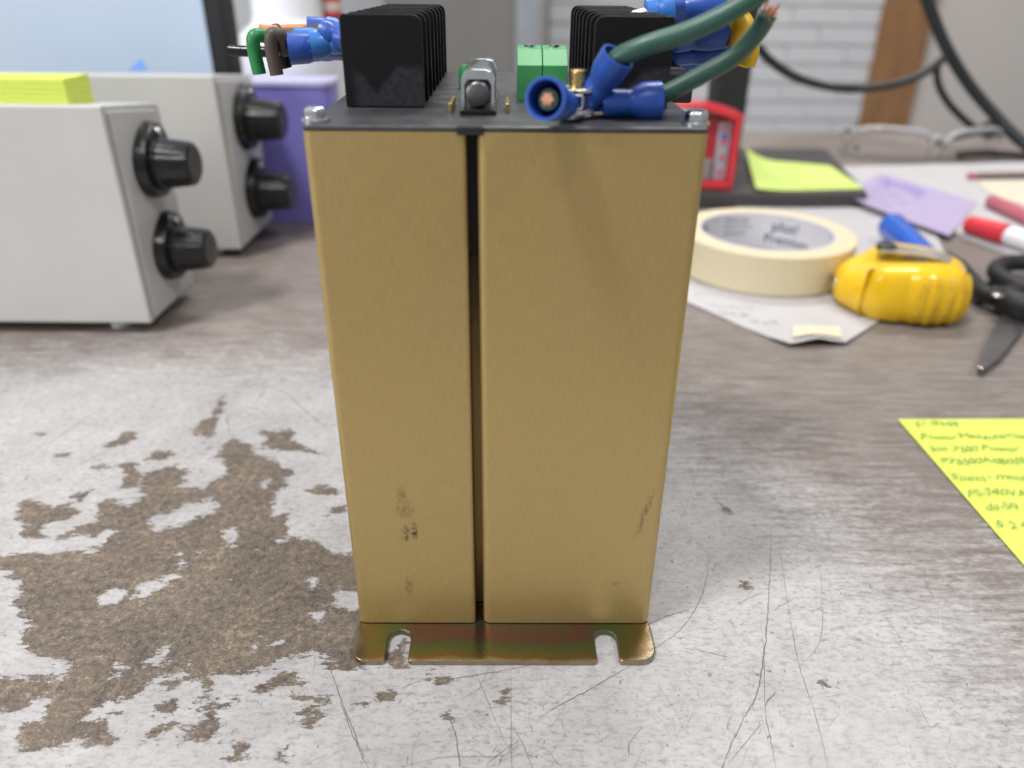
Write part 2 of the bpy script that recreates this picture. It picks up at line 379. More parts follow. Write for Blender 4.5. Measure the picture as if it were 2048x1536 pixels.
# ------------------------------------------------------------------ the bench top
def Z4(p): return (p[0] * 740 / 1360, 700 + p[1] * 740 / 1360)
def Z8(p): return (680 + p[0] * 660 / 2048, 1180 + p[1] * 660 / 2048)
def Z5(p): return (1250 + p[0] * 798 / 1665, 800 + p[1] * 798 / 1665)
CHIP = [[Z4(p) for p in q] for q in [
 [(850,320),(920,350),(930,390),(1010,400),(1065,445),(1045,500),(1005,520),(1000,560),(1020,600),(1070,590),(1085,620),(1030,700),(1110,690),(1190,720),(1230,750),(1290,750),(1420,760),(1420,1100),(1335,1170),(1290,1180),(1190,1150),(1140,1115),(1020,1130),(990,1170),(880,1170),(790,1190),(785,1280),(725,1295),(745,1210),(700,1195),(640,1260),(605,1250),(600,1195),(545,1215),(480,1290),(400,1300),(335,1345),(440,1335),(400,1380),(445,1410),(420,1455),(340,1445),(300,1410),(230,1445),(120,1450),(55,1440),(75,1390),(130,1365),(195,1350),(160,1290),(60,1320),(-200,1310),(-200,1215),(80,1205),(230,1200),(260,1160),(180,1130),(130,1110),(90,1070),(95,1020),(70,970),(75,880),(70,850),(30,820),(0,800),(-200,780),(50,750),(180,745),(250,740),(350,730),(400,700),(450,660),(400,650),(360,680),(260,690),(240,700),(100,700),(80,650),(85,600),(75,560),(110,550),(180,575),(280,570),(300,590),(260,620),(180,640),(140,670),(200,690),(270,650),(360,640),(380,600),(350,560),(400,540),(440,560),(480,580),(535,545),(520,490),(560,440),(640,430),(660,440),(690,450),(680,500),(740,510),(830,470),(830,430),(790,390)],
 [(705,290),(740,260),(770,250),(800,180),(820,165),(825,200),(790,270),(780,310),(730,310)],
 [(960,300),(1060,295),(1100,340),(1190,380),(1200,400),(1100,365),(1000,365),(970,340)],
 [(530,375),(580,365),(650,380),(600,400),(540,400)], [(440,420),(500,410),(510,450),(490,500),(450,505),(460,460)],
 [(380,350),(470,300),(510,305),(490,330),(400,365)], [(1130,520),(1180,500),(1250,510),(1240,540),(1160,540)],
 [(1180,600),(1270,570),(1270,600),(1200,615)], [(575,1310),(630,1295),(640,1325),(590,1340)],
 [(510,1450),(530,1400),(580,1380),(660,1370),(690,1385),(740,1385),(760,1330),(740,1320),(820,1300),(900,1270),(1000,1210),(1030,1180),(1080,1190),(1100,1225),(1020,1240),(950,1260),(850,1295),(800,1330),(800,1390),(740,1425),(690,1410),(640,1395),(590,1405),(560,1440)],
 [(1090,1340),(1150,1310),(1190,1330),(1170,1380),(1110,1390),(1085,1365)], [(860,1465),(880,1455),(915,1485),(880,1495)],
 [(1015,1490),(1060,1450),(1075,1505),(1030,1500)], [(1070,1270),(1200,1280),(1190,1295),(1080,1290)], [(930,1385),(980,1385),(960,1400)],
 [(140,305),(175,305),(150,318)], [(210,385),(260,380),(220,397)], [(270,540),(330,520),(310,550),(280,555)], [(1320,1290),(1350,1285),(1355,1310),(1325,1315)],
 [(720,345),(760,340),(740,355)], [(340,435),(410,425),(390,440)]]]
CHIP += [[Z8(p) for p in q] for q in [
 [(110,700),(140,670),(170,690),(200,680),(240,660),(350,620),(355,650),(290,690),(200,700),(160,730),(120,720)],
 [(500,510),(560,480),(650,460),(700,455),(600,500),(540,545),(500,540)], [(990,700),(1030,585),(1042,595),(1020,700)],
 [(640,750),(690,745),(665,785)], [(590,555),(650,550),(640,570),(600,570)], [(300,420),(400,300),(410,515),(340,505)], [(880,800),(905,800),(890,815)]]]
CHIP += [[Z5(p) for p in q] for q in [[(405,440),(450,455),(460,475),(410,470)], [(480,758),(522,773),(515,787),(485,772)], [(805,1185),(840,1190),(825,1200)]]]
ISLE = [[Z4(p) for p in q] for q in [
 [(545,640),(600,610),(680,570),(770,560),(805,575),(770,600),(720,620),(640,650),(570,660)],
 [(500,900),(530,860),(600,840),(650,800),(660,740),(690,780),(700,800),(660,810),(640,850),(580,880),(520,920)],
 [(350,950),(380,905),(430,888),(465,900),(420,925),(370,952)], [(830,710),(830,670),(860,660),(878,690),(855,722)],
 [(955,495),(978,478),(998,500),(970,514)], [(1215,890),(1240,875),(1330,900),(1330,945),(1250,945),(1230,920)],
 [(1150,970),(1190,960),(1195,990),(1160,1005)], [(1140,850),(1160,838),(1168,875),(1145,882)],
 [(510,1160),(550,1130),(622,1093),(612,1132),(560,1162)], [(395,1187),(430,1153),(462,1160),(420,1188)],
 [(640,1205),(690,1165),(685,1200)], [(925,1090),(945,1080),(950,1095)], [(1015,1080),(1040,1068),(1035,1085)]]]
def sdf(P, poly):
    """signed distance (positive inside) of points P (n,2) to a polygon"""
    q = np.array([[*G(*p)[:2]] for p in poly]); n = len(q)
    d = np.full(len(P), 1e9); ins = np.zeros(len(P), bool)
    for i in range(n):
        a, b = q[i], q[(i + 1) % n]; e = b - a
        t = np.clip(((P - a) @ e) / max(e @ e, 1e-12), 0, 1)
        d = np.minimum(d, np.hypot(*(P - a - t[:, None] * e).T))
        c = ((a[1] <= P[:, 1]) != (b[1] <= P[:, 1]))
        den = b[1] - a[1] if abs(b[1] - a[1]) > 1e-12 else 1e-12
        ins ^= c & (P[:, 0] < a[0] + (P[:, 1] - a[1]) / den * e[0])
    return np.where(ins, d, -d)
def axis(parts):
    out = []
    for a, b, s in parts: out += list(np.arange(a, b, s))
    return np.array(out + [parts[-1][1]])
gx = axis([(-1.3, -0.32, 0.035), (-0.32, 0.24, 0.0011), (0.24, 1.3, 0.035)])
gy = axis([(-0.35, 0.07, 0.03), (0.07, 0.36, 0.0011), (0.36, 0.98, 0.02)])
XX, YY = np.meshgrid(gx, gy, indexing='ij'); P = np.stack([XX.ravel(), YY.ravel()], 1)
near = (P[:, 0] > -0.33) & (P[:, 0] < 0.25) & (P[:, 1] > 0.06) & (P[:, 1] < 0.37)
chip = np.full(len(P), -0.05); Pn = P[near]; c = np.full(len(Pn), -0.05)
for q in CHIP: c = np.maximum(c, sdf(Pn, q))
for q in ISLE: c = np.minimum(c, -sdf(Pn, q))
chip[near] = c
# how far the printed wood grain has worn off to the white core (1 = all white)
def bump2(x0, y0, sx, sy): return np.exp(-((P[:, 0] - x0) / sx) ** 2 - ((P[:, 1] - y0) / sy) ** 2)
worn = 1.25 * bump2(-0.20, 0.17, 0.23, 0.135) + 1.0 * bump2(0.02, 0.12, 0.110, 0.14) + 0.5 * bump2(-0.16, 0.27, 0.16, 0.07) + 0.22 * bump2(0.13, 0.07, 0.09, 0.10)
worn = np.clip(worn, 0, 1.15)
nx, ny = len(gx), len(gy)
idx = np.arange(nx * ny).reshape(nx, ny)
faces = np.stack([idx[:-1, :-1], idx[1:, :-1], idx[1:, 1:], idx[:-1, 1:]], -1).reshape(-1, 4)
me = bpy.data.meshes.new('bench_top')
me.vertices.add(len(P)); me.vertices.foreach_set('co', np.column_stack([P, np.zeros(len(P))]).astype(np.float32).ravel())
me.loops.add(faces.size); me.loops.foreach_set('vertex_index', faces.ravel().astype(np.int32))
me.polygons.add(len(faces)); me.polygons.foreach_set('loop_start', np.arange(0, faces.size, 4, dtype=np.int32))
me.update(calc_edges=True)
for nm, arr in (('chip', chip), ('worn', worn)):
    a = me.attributes.new(nm, 'FLOAT', 'POINT'); a.data.foreach_set('value', arr.astype(np.float32))
def bench_mat():
    m, nt, b = nodes_of('worn_laminate'); tc = mk(nt, 'ShaderNodeTexCoord').outputs['Object']
    A = lambda n: mk(nt, 'ShaderNodeAttribute', attribute_name=n).outputs['Fac']
    # printed wood grain along X
    g1 = noise(nt, tc, 1.0, 5, 0.65, (45, 330, 1), 0.6); g2 = noise(nt, tc, 1.0, 5, 0.75, (260, 1100, 1)); g3 = noise(nt, tc, 7, 3)
    gg = math_(nt, 'ADD', math_(nt, 'MULTIPLY', g1, 0.55), math_(nt, 'ADD', math_(nt, 'MULTIPLY', g2, 0.33), math_(nt, 'MULTIPLY', g3, 0.12)))
    wood = ramp(nt, gg, [(0.33, (0.112, 0.092, 0.083)), (0.5, (0.200, 0.171, 0.156)), (0.66, (0.30, 0.267, 0.247))])
    # white core showing through, streaked along the grain and speckled
    sp1 = noise(nt, tc, 420, 5, 0.7); sp2 = noise(nt, tc, 1.0, 4, 0.80, (240, 560, 1)); sp3 = noise(nt, tc, 34, 4, 0.6)
    white = ramp(nt, noise(nt, tc, 60, 5, 0.7), [(0.3, (0.355, 0.352, 0.362)), (0.7, (0.475, 0.470, 0.480))])
    white = mixc(nt, math_(nt, 'MULTIPLY', maprange(nt, sp1, 0.50, 0.68), 0.55), white, (0.26, 0.25, 0.26))
    dirt = maprange(nt, noise(nt, tc, 16, 5, 0.65), 0.52, 0.72)
    white = mixc(nt, math_(nt, 'MULTIPLY', dirt, 0.40), white, (0.28, 0.27, 0.28))
    wv = math_(nt, 'ADD', A('worn'), math_(nt, 'ADD', math_(nt, 'MULTIPLY', math_(nt, 'SUBTRACT', sp2, 0.5), 1.35), math_(nt, 'ADD', math_(nt, 'MULTIPLY', math_(nt, 'SUBTRACT', sp3, 0.5), 0.55), math_(nt, 'MULTIPLY', math_(nt, 'SUBTRACT', g1, 0.5), 0.9))))
    fl = maprange(nt, noise(nt, tc, 1.0, 4, 0.8, (330, 800, 1)), 0.50, 0.66)
    fl = math_(nt, 'MULTIPLY', fl, maprange(nt, noise(nt, tc, 14, 4, 0.6), 0.32, 0.64, 0.30, 0.95))
    wf = math_(nt, 'MULTIPLY', maprange(nt, wv, 0.27, 0.80), math_(nt, 'SUBTRACT', 1.0, fl))
    surf = mixc(nt, wf, wood, white)
    # bare chipboard
    c1 = noise(nt, tc, 430, 4, 0.8); c2 = noise(nt, tc, 1300, 3, 0.75); c3 = noise(nt, tc, 55, 4, 0.6)
    cc = math_(nt, 'ADD', math_(nt, 'MULTIPLY', c1, 0.5), math_(nt, 'ADD', math_(nt, 'MULTIPLY', c2, 0.32), math_(nt, 'MULTIPLY', c3, 0.18)))
    board = ramp(nt, cc, [(0.36, (0.035, 0.030, 0.028)), (0.45, (0.105, 0.086, 0.073)), (0.54, (0.175, 0.142, 0.114)), (0.63, (0.36, 0.275, 0.19))])
    rot = mk(nt, 'ShaderNodeMapping'); rot.inputs['Rotation'].default_value = (0, 0, math.radians(-24)); rot.inputs['Scale'].default_value = (1, 2.3, 1); nt.links.new(tc, rot.inputs[0])
    E = lambda sc, de, ro, am: math_(nt, 'MULTIPLY', math_(nt, 'SUBTRACT', noise(nt, rot.outputs[0], sc, de, ro), 0.5), am)
    cv = math_(nt, 'ADD', A('chip'), math_(nt, 'ADD', E(52, 3, 0.6, 0.011), math_(nt, 'ADD', E(190, 5, 0.75, 0.0115), E(520, 3, 0.8, 0.0055))))
    cf = maprange(nt, cv, -0.0003, 0.0004)
    flake = maprange(nt, noise(nt, rot.outputs[0], 120, 5, 0.72), 0.655, 0.675)
    cf = math_(nt, 'MULTIPLY', cf, math_(nt, 'SUBTRACT', 1.0, math_(nt, 'MULTIPLY', flake, 0.85)))
    # scattered pinholes
    pin = maprange(nt, noise(nt, tc, 380, 4, 0.7, (1, 0.7, 1)), 0.645, 0.69)
    pin = math_(nt, 'MULTIPLY', pin, maprange(nt, A('worn'), 0.2, 0.6))
    c = mixc(nt, cf, mixc(nt, math_(nt, 'MULTIPLY', pin, 0.7), surf, (0.10, 0.095, 0.10)), board)
    nt.links.new(c, b.inputs['Base Color'])
    r0 = maprange(nt, sp3, 0.3, 0.7, 0.42, 0.60)
    rr = math_(nt, 'ADD', math_(nt, 'MULTIPLY', cf, 0.4), r0, clamp=True)
    nt.links.new(rr, b.inputs['Roughness'])
    h = math_(nt, 'SUBTRACT', math_(nt, 'MULTIPLY', gg, 0.12), math_(nt, 'MULTIPLY', cf, math_(nt, 'SUBTRACT', 0.9, math_(nt, 'MULTIPLY', cc, 0.9))))
    h = math_(nt, 'SUBTRACT', h, math_(nt, 'MULTIPLY', pin, 0.5))
    bp = mk(nt, 'ShaderNodeBump'); bp.inputs['Strength'].default_value = 0.6; bp.inputs['Distance'].default_value = 0.0005
    nt.links.new(h, bp.inputs['Height']); nt.links.new(bp.outputs[0], b.inputs['Normal'])
    return m
me.materials.append(bench_mat())
bench = bpy.data.objects.new('bench_top', me); col.objects.link(bench); bench['kind'] = 'structure'; ROOT['bench_top'] = Matrix()
bm = BM(); box(bm, -1.3, 1.3, -0.35, 0.98, -0.03, -0.0006)
part('bench_slab', bm, mat('slab_edge', (0.12, 0.10, 0.09), 0.5), bench)

# scratches: dark hairlines cut into the bench
SCR = [(Z5, 0.00042, [(610,530),(605,700),(595,900),(575,1100),(545,1240),(490,1340),(395,1560)]), (Z5, 0.0002, [(640,560),(665,760),(720,1080),(790,1300),(850,1540)]),
 (Z5, 0.00030, [(350,650),(335,770),(300,860),(230,960),(120,1040)]), (Z5, 0.00038, [(80,945),(180,900),(270,875)]), (Z5, 0.00018, [(325,60),(310,250),(260,430),(190,600)]),
 (Z5, 0.00022, [(565,930),(580,1060),(585,1290),(610,1430),(630,1540)]), (Z5, 0.00045, [(630,1220),(600,1250),(585,1275)]), (Z5, 0.00024, [(1250,690),(1255,760),(1290,830)]),
 (Z5, 0.00026, [(240,1035),(330,1050),(450,1080)]), (Z5, 0.0002, [(460,855),(580,800)]), (Z5, 0.00018, [(600,890),(715,820)]), (Z5, 0.00016, [(660,680),(760,550)]), (Z5, 0.00016, [(815,690),(820,980),(730,1110)]),
 (Z5, 0.0002, [(570,1350),(430,1520)]), (Z5, 0.0002, [(1340,780),(1400,720)]),
 (Z8, 0.0003, [(0,690),(90,930),(180,1120)]), (Z8, 0.0003, [(590,560),(700,550),(870,525),(1070,490),(1230,455)]), (Z8, 0.00036, [(665,780),(720,900),(745,1120)]),
 (Z8, 0.00016, [(1060,480),(1062,900),(1065,1120)]), (Z8, 0.00018, [(830,490),(900,650),(960,800),(1030,960)]), (Z8, 0.00018, [(1060,830),(1130,950),(1200,1120)]),
 (Z8, 0.00036, [(1800,470),(1600,590),(1390,700),(1240,790)]), (Z8, 0.00024, [(380,1100),(640,1040),(1000,1030),(1060,965),(1110,940)]), (Z8, 0.0003, [(910,1080),(1060,960)]),
 (Z8, 0.00018, [(1880,840),(1790,960)]), (Z8, 0.0004, [(1792,960),(1790,1030)]), (Z8, 0.00018, [(1220,920),(1390,1120)]), (Z8, 0.0002, [(380,610),(500,560)]),
 (Z4, 0.00028, [(830,220),(845,320)]), (Z4, 0.00034, [(970,130),(1050,160),(1140,240),(1230,310)]), (Z4, 0.0003, [(1210,1160),(1260,1300),(1340,1500)]),
 (Z4, 0.0003, [(240,450),(400,365)]), (Z4, 0.0003, [(700,380),(830,350)]), (Z4, 0.0003, [(90,390),(230,310),(320,250)]), (Z4, 0.0003, [(560,200),(575,170)]), (Z4, 0.00034, [(940,200),(980,130)])]
bm = BM()
def scratch(bm, pts, wd, z=0.00006):
    P3 = smooth_path([Vector((p[0], p[1], 0)) for p in pts], 10) if len(pts) > 2 else [Vector((pts[0][0], pts[0][1], 0)).lerp(Vector((pts[1][0], pts[1][1], 0)), k / 6) for k in range(7)]
    L = R = None; n = len(P3)
    for i, p in enumerate(P3):
        d = (P3[min(i + 1, n - 1)] - P3[max(i - 1, 0)]); d = d.normalized() if d.length else Vector((1, 0, 0)); s = Vector((-d.y, d.x, 0))
        k = wd * 0.36 * (0.25 + 0.75 * math.sin(math.pi * (0.08 + 0.84 * i / (n - 1)))) * random.uniform(0.55, 1.25)
        p = p + s * random.gauss(0, wd * 0.25)
        a, b = bm.verts.new(p + s * k + Vector((0, 0, z))), bm.verts.new(p - s * k + Vector((0, 0, z)))
        if L: bm.faces.new((L, R, b, a))
        L, R = a, b
for fn, wd, pts in SCR: scratch(bm, [G(*fn(p)) for p in pts], wd)
part('scratches', bm, mat('scratch_dark', (0.12, 0.115, 0.12), 0.6), bench, kind='stuff'); bm = BM()
for k in range(560):
    x = random.gauss(0.0, 0.075); y = random.uniform(0.085, 0.20)
    if (y > 0.145 and -0.045 < x < 0.042) or x < -0.11 : continue
    a = random.choice([random.gauss(1.2, 0.3), random.gauss(0.5, 0.4), random.gauss(1.7, 0.3)]); l = random.choice([0.0008, 0.0012, 0.002, 0.004, 0.009]) * random.uniform(0.6, 1.5)
    wd = random.uniform(0.00008, 0.00016) if l > 0.003 else random.uniform(0.00015, 0.0003)
    scratch(bm, [(x, y), (x + l * 0.5 * math.cos(a) + random.gauss(0, l * 0.05), y + l * 0.5 * math.sin(a)), (x + l * math.cos(a), y + l * math.sin(a))], wd)
part('fine_scratches', bm, mat('scratch_grey', (0.21, 0.205, 0.21), 0.6), bench, kind='stuff')

# ------------------------------------------------------------------ the room behind
WY = 2.8
bm = BM(); box(bm, -2.6, 0.06, WY, WY + 0.08, -0.72, 2.3); o = part('wall_left', bm, M_PALEWALL); o['kind'] = 'structure'
bm = BM(); box(bm, 0.06, 3.6, WY + 0.012, WY + 0.09, -0.72, 2.3); wall = part('wall_right', bm, M_DRYWALL); wall['kind'] = 'structure'; ROOT['wall_right'] = Matrix()
# painted brick field with single bricks
xb0, xb1 = D(1095, 120, WY).x, D(1745, 120, WY).x
bm = BM(); box(bm, xb0, xb1, WY - 0.004, WY + 0.0115, -0.6, 0.56); field = part('brick_field', bm, M_MORTAR, wall)
pitch = (D(1500, 50, WY).z - D(1500, 202, WY).z) / 4
bmesh_meshes = []
for k in range(3):
    bm = BM(); box(bm, -0.096, 0.096, -0.010, 0.0, 0.0024, pitch - 0.0024)
    for v in bm.verts: v.co += Vector((random.gauss(0, 0.001), random.gauss(0, 0.0006), random.gauss(0, 0.0005)))
    bmesh.ops.bevel(bm, geom=bm.edges[:], offset=0.0018, segments=1, affect='EDGES')
    me_ = bpy.data.meshes.new('brick'); bm.to_mesh(me_); bm.free(); me_.materials.append(M_BRICK); bmesh_meshes.append(me_)
zb = D(1500, 202, WY).z - 6 * pitch
for r in range(15):
    x = xb0 + (0.1 if r % 2 else 0.002)
    while x < xb1 - 0.02:
        L = min(0.2, xb1 - x)
        o = bpy.data.objects.new('brick', random.choice(bmesh_meshes)); col.objects.link(o); o.parent = field
        o.location = (x + L / 2, WY - 0.0045, zb + r * pitch); o.scale = ((L - 0.0022) / 0.192, random.uniform(0.75, 1.2), 1)
        x += 0.2
    if r % 2:
        o = bpy.data.objects.new('brick', bmesh_meshes[0]); col.objects.link(o); o.parent = field
        o.location = (xb0 + 0.0505, WY - 0.0045, zb + r * pitch); o.scale = (0.097 / 0.194, 1, 1)
xp0, xp1 = D(1768, 10, WY - 0.02).x, D(1871, 10, WY - 0.02).x
bm = BM(); box(bm, xp0, xp1, WY - 0.03, WY + 0.011, -0.72, 2.3)
single('wooden_post', bm, M_WOODP, 'reddish brown wooden post on the wall right of the white brick', 'post', ((xp0 + xp1) / 2, WY, -0.72), bevel=0.004)
# grey cabinet and metal post
CYB = 2.2
xa, xc_ = D(770, 60, CYB).x, D(1031, 60, CYB).x; xd = D(1081, 60, CYB).x
t = thing('storage_cabinet', 'plain warm grey cabinet standing behind the gold metal box', 'cabinet', ((xa + xc_) / 2, CYB, -0.72))
bm = BM(); box(bm, xa, xc_ - 0.002, CYB, CYB + 0.4, -0.72, 1.2); part('body', bm, M_CABINET, t, bevel=0.004)
bm = BM(); box(bm, xa + 0.01, xc_ - 0.012, CYB - 0.018, CYB - 0.0005, 0.32, 1.18); part('door', bm, M_CABINET, t, bevel=0.003)
bm = BM(); box(bm, xc_, xd, CYB - 0.01, CYB + 0.07, -0.72, 2.3)
single('metal_post', bm, M_ALU, 'bluish grey metal upright between grey cabinet and brick wall', 'post', ((xc_ + xd) / 2, CYB, -0.72), bevel=0.008)

# ------------------------------------------------------------------ the gold box
BX, BY, BYAW = -0.00167, 0.1600, 0.0088
W2, BH, BD = 0.0415, 0.1385, 0.102
unit = thing('power_module', 'tall gold metal power module with black heat sinks, front and centre', 'power module', (BX, BY, 0), BYAW)
RU = ROOT[unit.name]; RUi = RU.inverted()
def LU(p): return RUi @ Vector(p)
def panel(outline, z0, z1, th):
    """bent sheet: open outline (2D, rounded already) given thickness inwards (left of travel)"""
    n = len(outline); inn = []
    for i in range(n):
        a, b = outline[max(i - 1, 0)], outline[min(i + 1, n - 1)]; d = (b - a).normalized(); inn.append(outline[i] + Vector((-d.y, d.x)) * th)
    bm = BM()
    def ring(z): return [bm.verts.new((p.x, p.y, z)) for p in outline], [bm.verts.new((p.x, p.y, z)) for p in inn]
    a0, b0 = ring(z0); a1, b1 = ring(z1)
    for i in range(n - 1):
        bm.faces.new((a0[i], a0[i + 1], a1[i + 1], a1[i])); bm.faces.new((b0[i + 1], b0[i], b1[i], b1[i + 1]))
        bm.faces.new((a0[i + 1], a0[i], b0[i], b0[i + 1])); bm.faces.new((a1[i], a1[i + 1], b1[i + 1], b1[i]))
    bm.faces.new((a0[0], a1[0], b1[0], b0[0])); bm.faces.new((a0[-1], b0[-1], b1[-1], a1[-1]))
    return bm
def open_round(pts, r, n=6):
    full = [Vector(p) for p in pts]; out = [full[0]]
    for i in range(1, len(full) - 1):
        p, a, b = full[i], full[i - 1], full[i + 1]; d1 = (a - p).normalized(); d2 = (b - p).normalized(); rr = r[i - 1]
        for k in range(n + 1):
            s = k / n; out.append((1 - s) ** 2 * (p + d1 * rr) + 2 * s * (1 - s) * p + s * s * (p + d2 * rr))
    out.append(full[-1]); return out
S0, S1 = -0.0082, -0.0059
lp = open_round([(-W2, BD), (-W2, 0), (S0, 0), (S0, 0.007)], [0.0022, 0.0011])
part('front_panel', panel(lp, 0.0021, BH - 0.0011, 0.0010), M_GOLD, unit, smooth=True, auto=35, local=True, label='gold left front panel with rubbed ink marks')
rp = open_round([(S1, 0.007), (S1, 0), (W2, 0), (W2, BD)], [0.0022, 0.0022])
part('front_panel', panel(rp, 0.0021, BH - 0.0011, 0.0010), M_GOLD, unit, smooth=True, auto=35, local=True, label='wide gold right front panel')
bm = BM(); box(bm, -W2 + 0.0012, W2 - 0.0012, BD - 0.0012, BD - 0.0002, 0.0021, BH - 0.0011); part('back_panel', bm, M_GOLD, unit, local=True)
bm = BM(); box(bm, -0.02, 0.02, 0.0085, 0.0095, 0.0021, 0.109); part('inner_sheet', bm, M_INGOLD, unit, local=True)
bm = BM(); box(bm, -0.02, 0.02, 0.0075, 0.0095, 0.1095, 0.136); part('inner_board', bm, M_DARKIN, unit, local=True)
# base plate with slotted mounting flange lying on the bench
FL = 0.0136; sw = 0.0031
out = [(-W2 + 0.0006, 0.03)]
out += [Vector(p) for p in [(-W2 + 0.0006, 0.004), (-W2 - 0.0004, -0.001)]]
R = 0.0048
for k in range(9):
    a = math.pi + k / 8 * math.pi / 2; out.append(Vector((-W2 - 0.0004 + R + R * math.cos(a), -FL + R + R * math.sin(a))))
for sx in (-0.0292, 0.0284):
    out += [Vector((sx - sw - 0.0006, -FL)), Vector((sx - sw, -FL + 0.0006))]
    for k in range(13):
        a = math.pi - k / 12 * math.pi; out.append(Vector((sx + sw * math.cos(a), -0.0058 + sw * math.sin(a))))
    out += [Vector((sx + sw, -FL + 0.0006)), Vector((sx + sw + 0.0006, -FL))]
for k in range(9):
    a = 1.5 * math.pi + k / 8 * math.pi / 2; out.append(Vector((W2 + 0.0004 - R + R * math.cos(a), -FL + R + R * math.sin(a))))
out += [Vector(p) for p in [(W2 + 0.0004, -0.001), (W2 - 0.0006, 0.004), (W2 - 0.0006, 0.03)]]
bm = BM(); prism(bm, out, 0.0001, 0.0018)
part('base_plate', bm, M_ZINC, unit, local=True, bevel=0.0005, seg=3, label='iridescent base flange with two open slots')
bm = BM(); box(bm, -W2 + 0.0012, W2 - 0.0012, 0.0305, BD - 0.002, 0.0001, 0.0018); part('floor_sheet', bm, M_ZINC, unit, local=True)
# top plate
bm = BM(); box(bm, -W2 + 0.0002, W2 - 0.0002, 0.0004, BD + 0.0006, BH - 0.0011, BH)
part('top_plate', bm, M_PLATE, unit, local=True, bevel=0.0004)
bm = BM(); box(bm, S0 - 0.0018, S1 + 0.0012, -0.0004, 0.0012, BH - 0.0016, BH + 0.0001); part('slot_tab', bm, M_BLACKM, unit, local=True, bevel=0.0002)
# corner screws
def hexscrew(px, py, y):
    p = LU(D(px, py, y)); o = Vector((p.x, p.y, BH))
    bm = BM(); lathe(bm, [(0.0029, 0), (0.0029, 0.0006), (0.0024, 0.0008)], o, seg=20)
    s = part('screw', bm, M_STEEL, unit, local=True, smooth=True, auto=35)
    bm = BM(); lathe(bm, [(0.0024, 0.0008), (0.0024, 0.0024), (0.0019, 0.0029)], o, seg=6)
    part('hex_head', bm, M_STEEL, s, local=True, bevel=0.0002)
hexscrew(632, 243, 0.1652); hexscrew(1391, 249, 0.1652); hexscrew(745, 168, 0.2565); hexscrew(1290, 173, 0.2565)
# heat sinks: a row of upright fins, one behind the other
def scuffed(xa, xb):
    m, nt, b = nodes_of('rubbed_black_fin'); tc = mk(nt, 'ShaderNodeTexCoord').outputs['Object']
    sep = mk(nt, 'ShaderNodeSeparateXYZ'); nt.links.new(tc, sep.inputs[0]); w = xb - xa
    dx = math_(nt, 'ABSOLUTE', math_(nt, 'SUBTRACT', sep.outputs[0], xa + 0.40 * w))
    top = math_(nt, 'MINIMUM', math_(nt, 'MULTIPLY', dx, 1.05), 0.0052)
    top = math_(nt, 'ADD', top, math_(nt, 'MULTIPLY', noise(nt, tc, 500, 4, 0.7), 0.003))
    d = math_(nt, 'SUBTRACT', math_(nt, 'ADD', top, BH + 0.0022), sep.outputs[2])
    f = maprange(nt, d, -0.0006, 0.0010); f = math_(nt, 'MULTIPLY', f, maprange(nt, sep.outputs[0], xa + 0.08 * w, xa + 0.2 * w))
    f = math_(nt, 'MULTIPLY', f, maprange(nt, noise(nt, tc, 700, 4, 0.7), 0.3, 0.62, 0.35, 1.0))
    nt.links.new(mixc(nt, f, (0.006, 0.006, 0.0075), (0.034, 0.034, 0.042)), b.inputs['Base Color'])
    b.inputs['Roughness'].default_value = 0.5; b.inputs['Specular IOR Level'].default_value = 0.22
    return m
def heat_sink(xa, xb, side, label):
    y0, y1, z1 = 0.0245, 0.0975, BH + 0.0195; n = 8; st = (y1 - y0 - 0.0016) / (n - 1); lip = 0.0050
    bm = BM()
    cx0, cx1 = (xa + 0.0008, xb - lip) if side > 0 else (xa + lip, xb - 0.0008)
    box(bm, cx0, cx1, y0 + 0.001, y1 - 0.001, BH, z1 - 0.0016)
    h = part('heat_sink', bm, M_BLACKAN, unit, local=True, label=label, bevel=0.0003)
    r = 0.0024
    prof = rounded([(xa, BH + 0.0002), (xb, BH + 0.0002), (xb, z1), (xa, z1)], [0.0003, 0.0003, r if side > 0 else 0.001, 0.001 if side > 0 else r], 5)
    for k in range(n):
        y = y0 + k * st
        bm = BM(); hexa(bm, [(p.x, y, p.y) for p in prof], [(p.x, y + 0.0016, p.y) for p in prof])
        f = part('fin', bm, scuffed(xa, xb) if k == 0 else M_BLACKAN, h, local=True, bevel=0.0003)
xl0, xl1 = LU(D(686, 130, 0.1845)).x, LU(D(846, 130, 0.1845)).x
xr0, xr1 = LU(D(1186, 130, 0.1845)).x, LU(D(1343, 130, 0.1845)).x
heat_sink(xl0, xl1, 1, 'black heat sink with fins on its right'); heat_sink(xr0, xr1, -1, 'black heat sink behind the green wires')
# fuse in its clips
fx = LU(D(957, 190, 0.18)).x; fz = BH + 0.0042
bm = BM(); box(bm, fx - 0.0040, fx + 0.0040, 0.0145, 0.050, BH, BH + 0.0012); fb = part('fuse_holder', bm, M_BLACKP, unit, local=True, bevel=0.0003)
for y in (0.0165, 0.0405):
    pr = [(-0.0036, 0.0012), (-0.0029, 0.0012), (-0.0029, 0.0060), (-0.0022, 0.0071), (0.0022, 0.0071), (0.0029, 0.0060), (0.0029, 0.0012), (0.0036, 0.0012), (0.0037, 0.0068), (0.0028, 0.0088), (0.0012, 0.0092), (-0.0012, 0.0092), (-0.0028, 0.0088), (-0.0037, 0.0068)]
    bm = BM(); hexa(bm, [(fx + a, y, BH + b) for a, b in pr], [(fx + a, y + 0.0055, BH + b) for a, b in pr]); part('clip', bm, M_STEEL, fb, local=True, bevel=0.0001)
bm = BM(); lathe(bm, [(0.0029, 0), (0.0029, 0.018)], (fx, 0.0225, fz + 0.0012), (0, 1, 0), 24); fu = part('fuse', bm, M_FUSE, unit, local=True, smooth=True, auto=40)
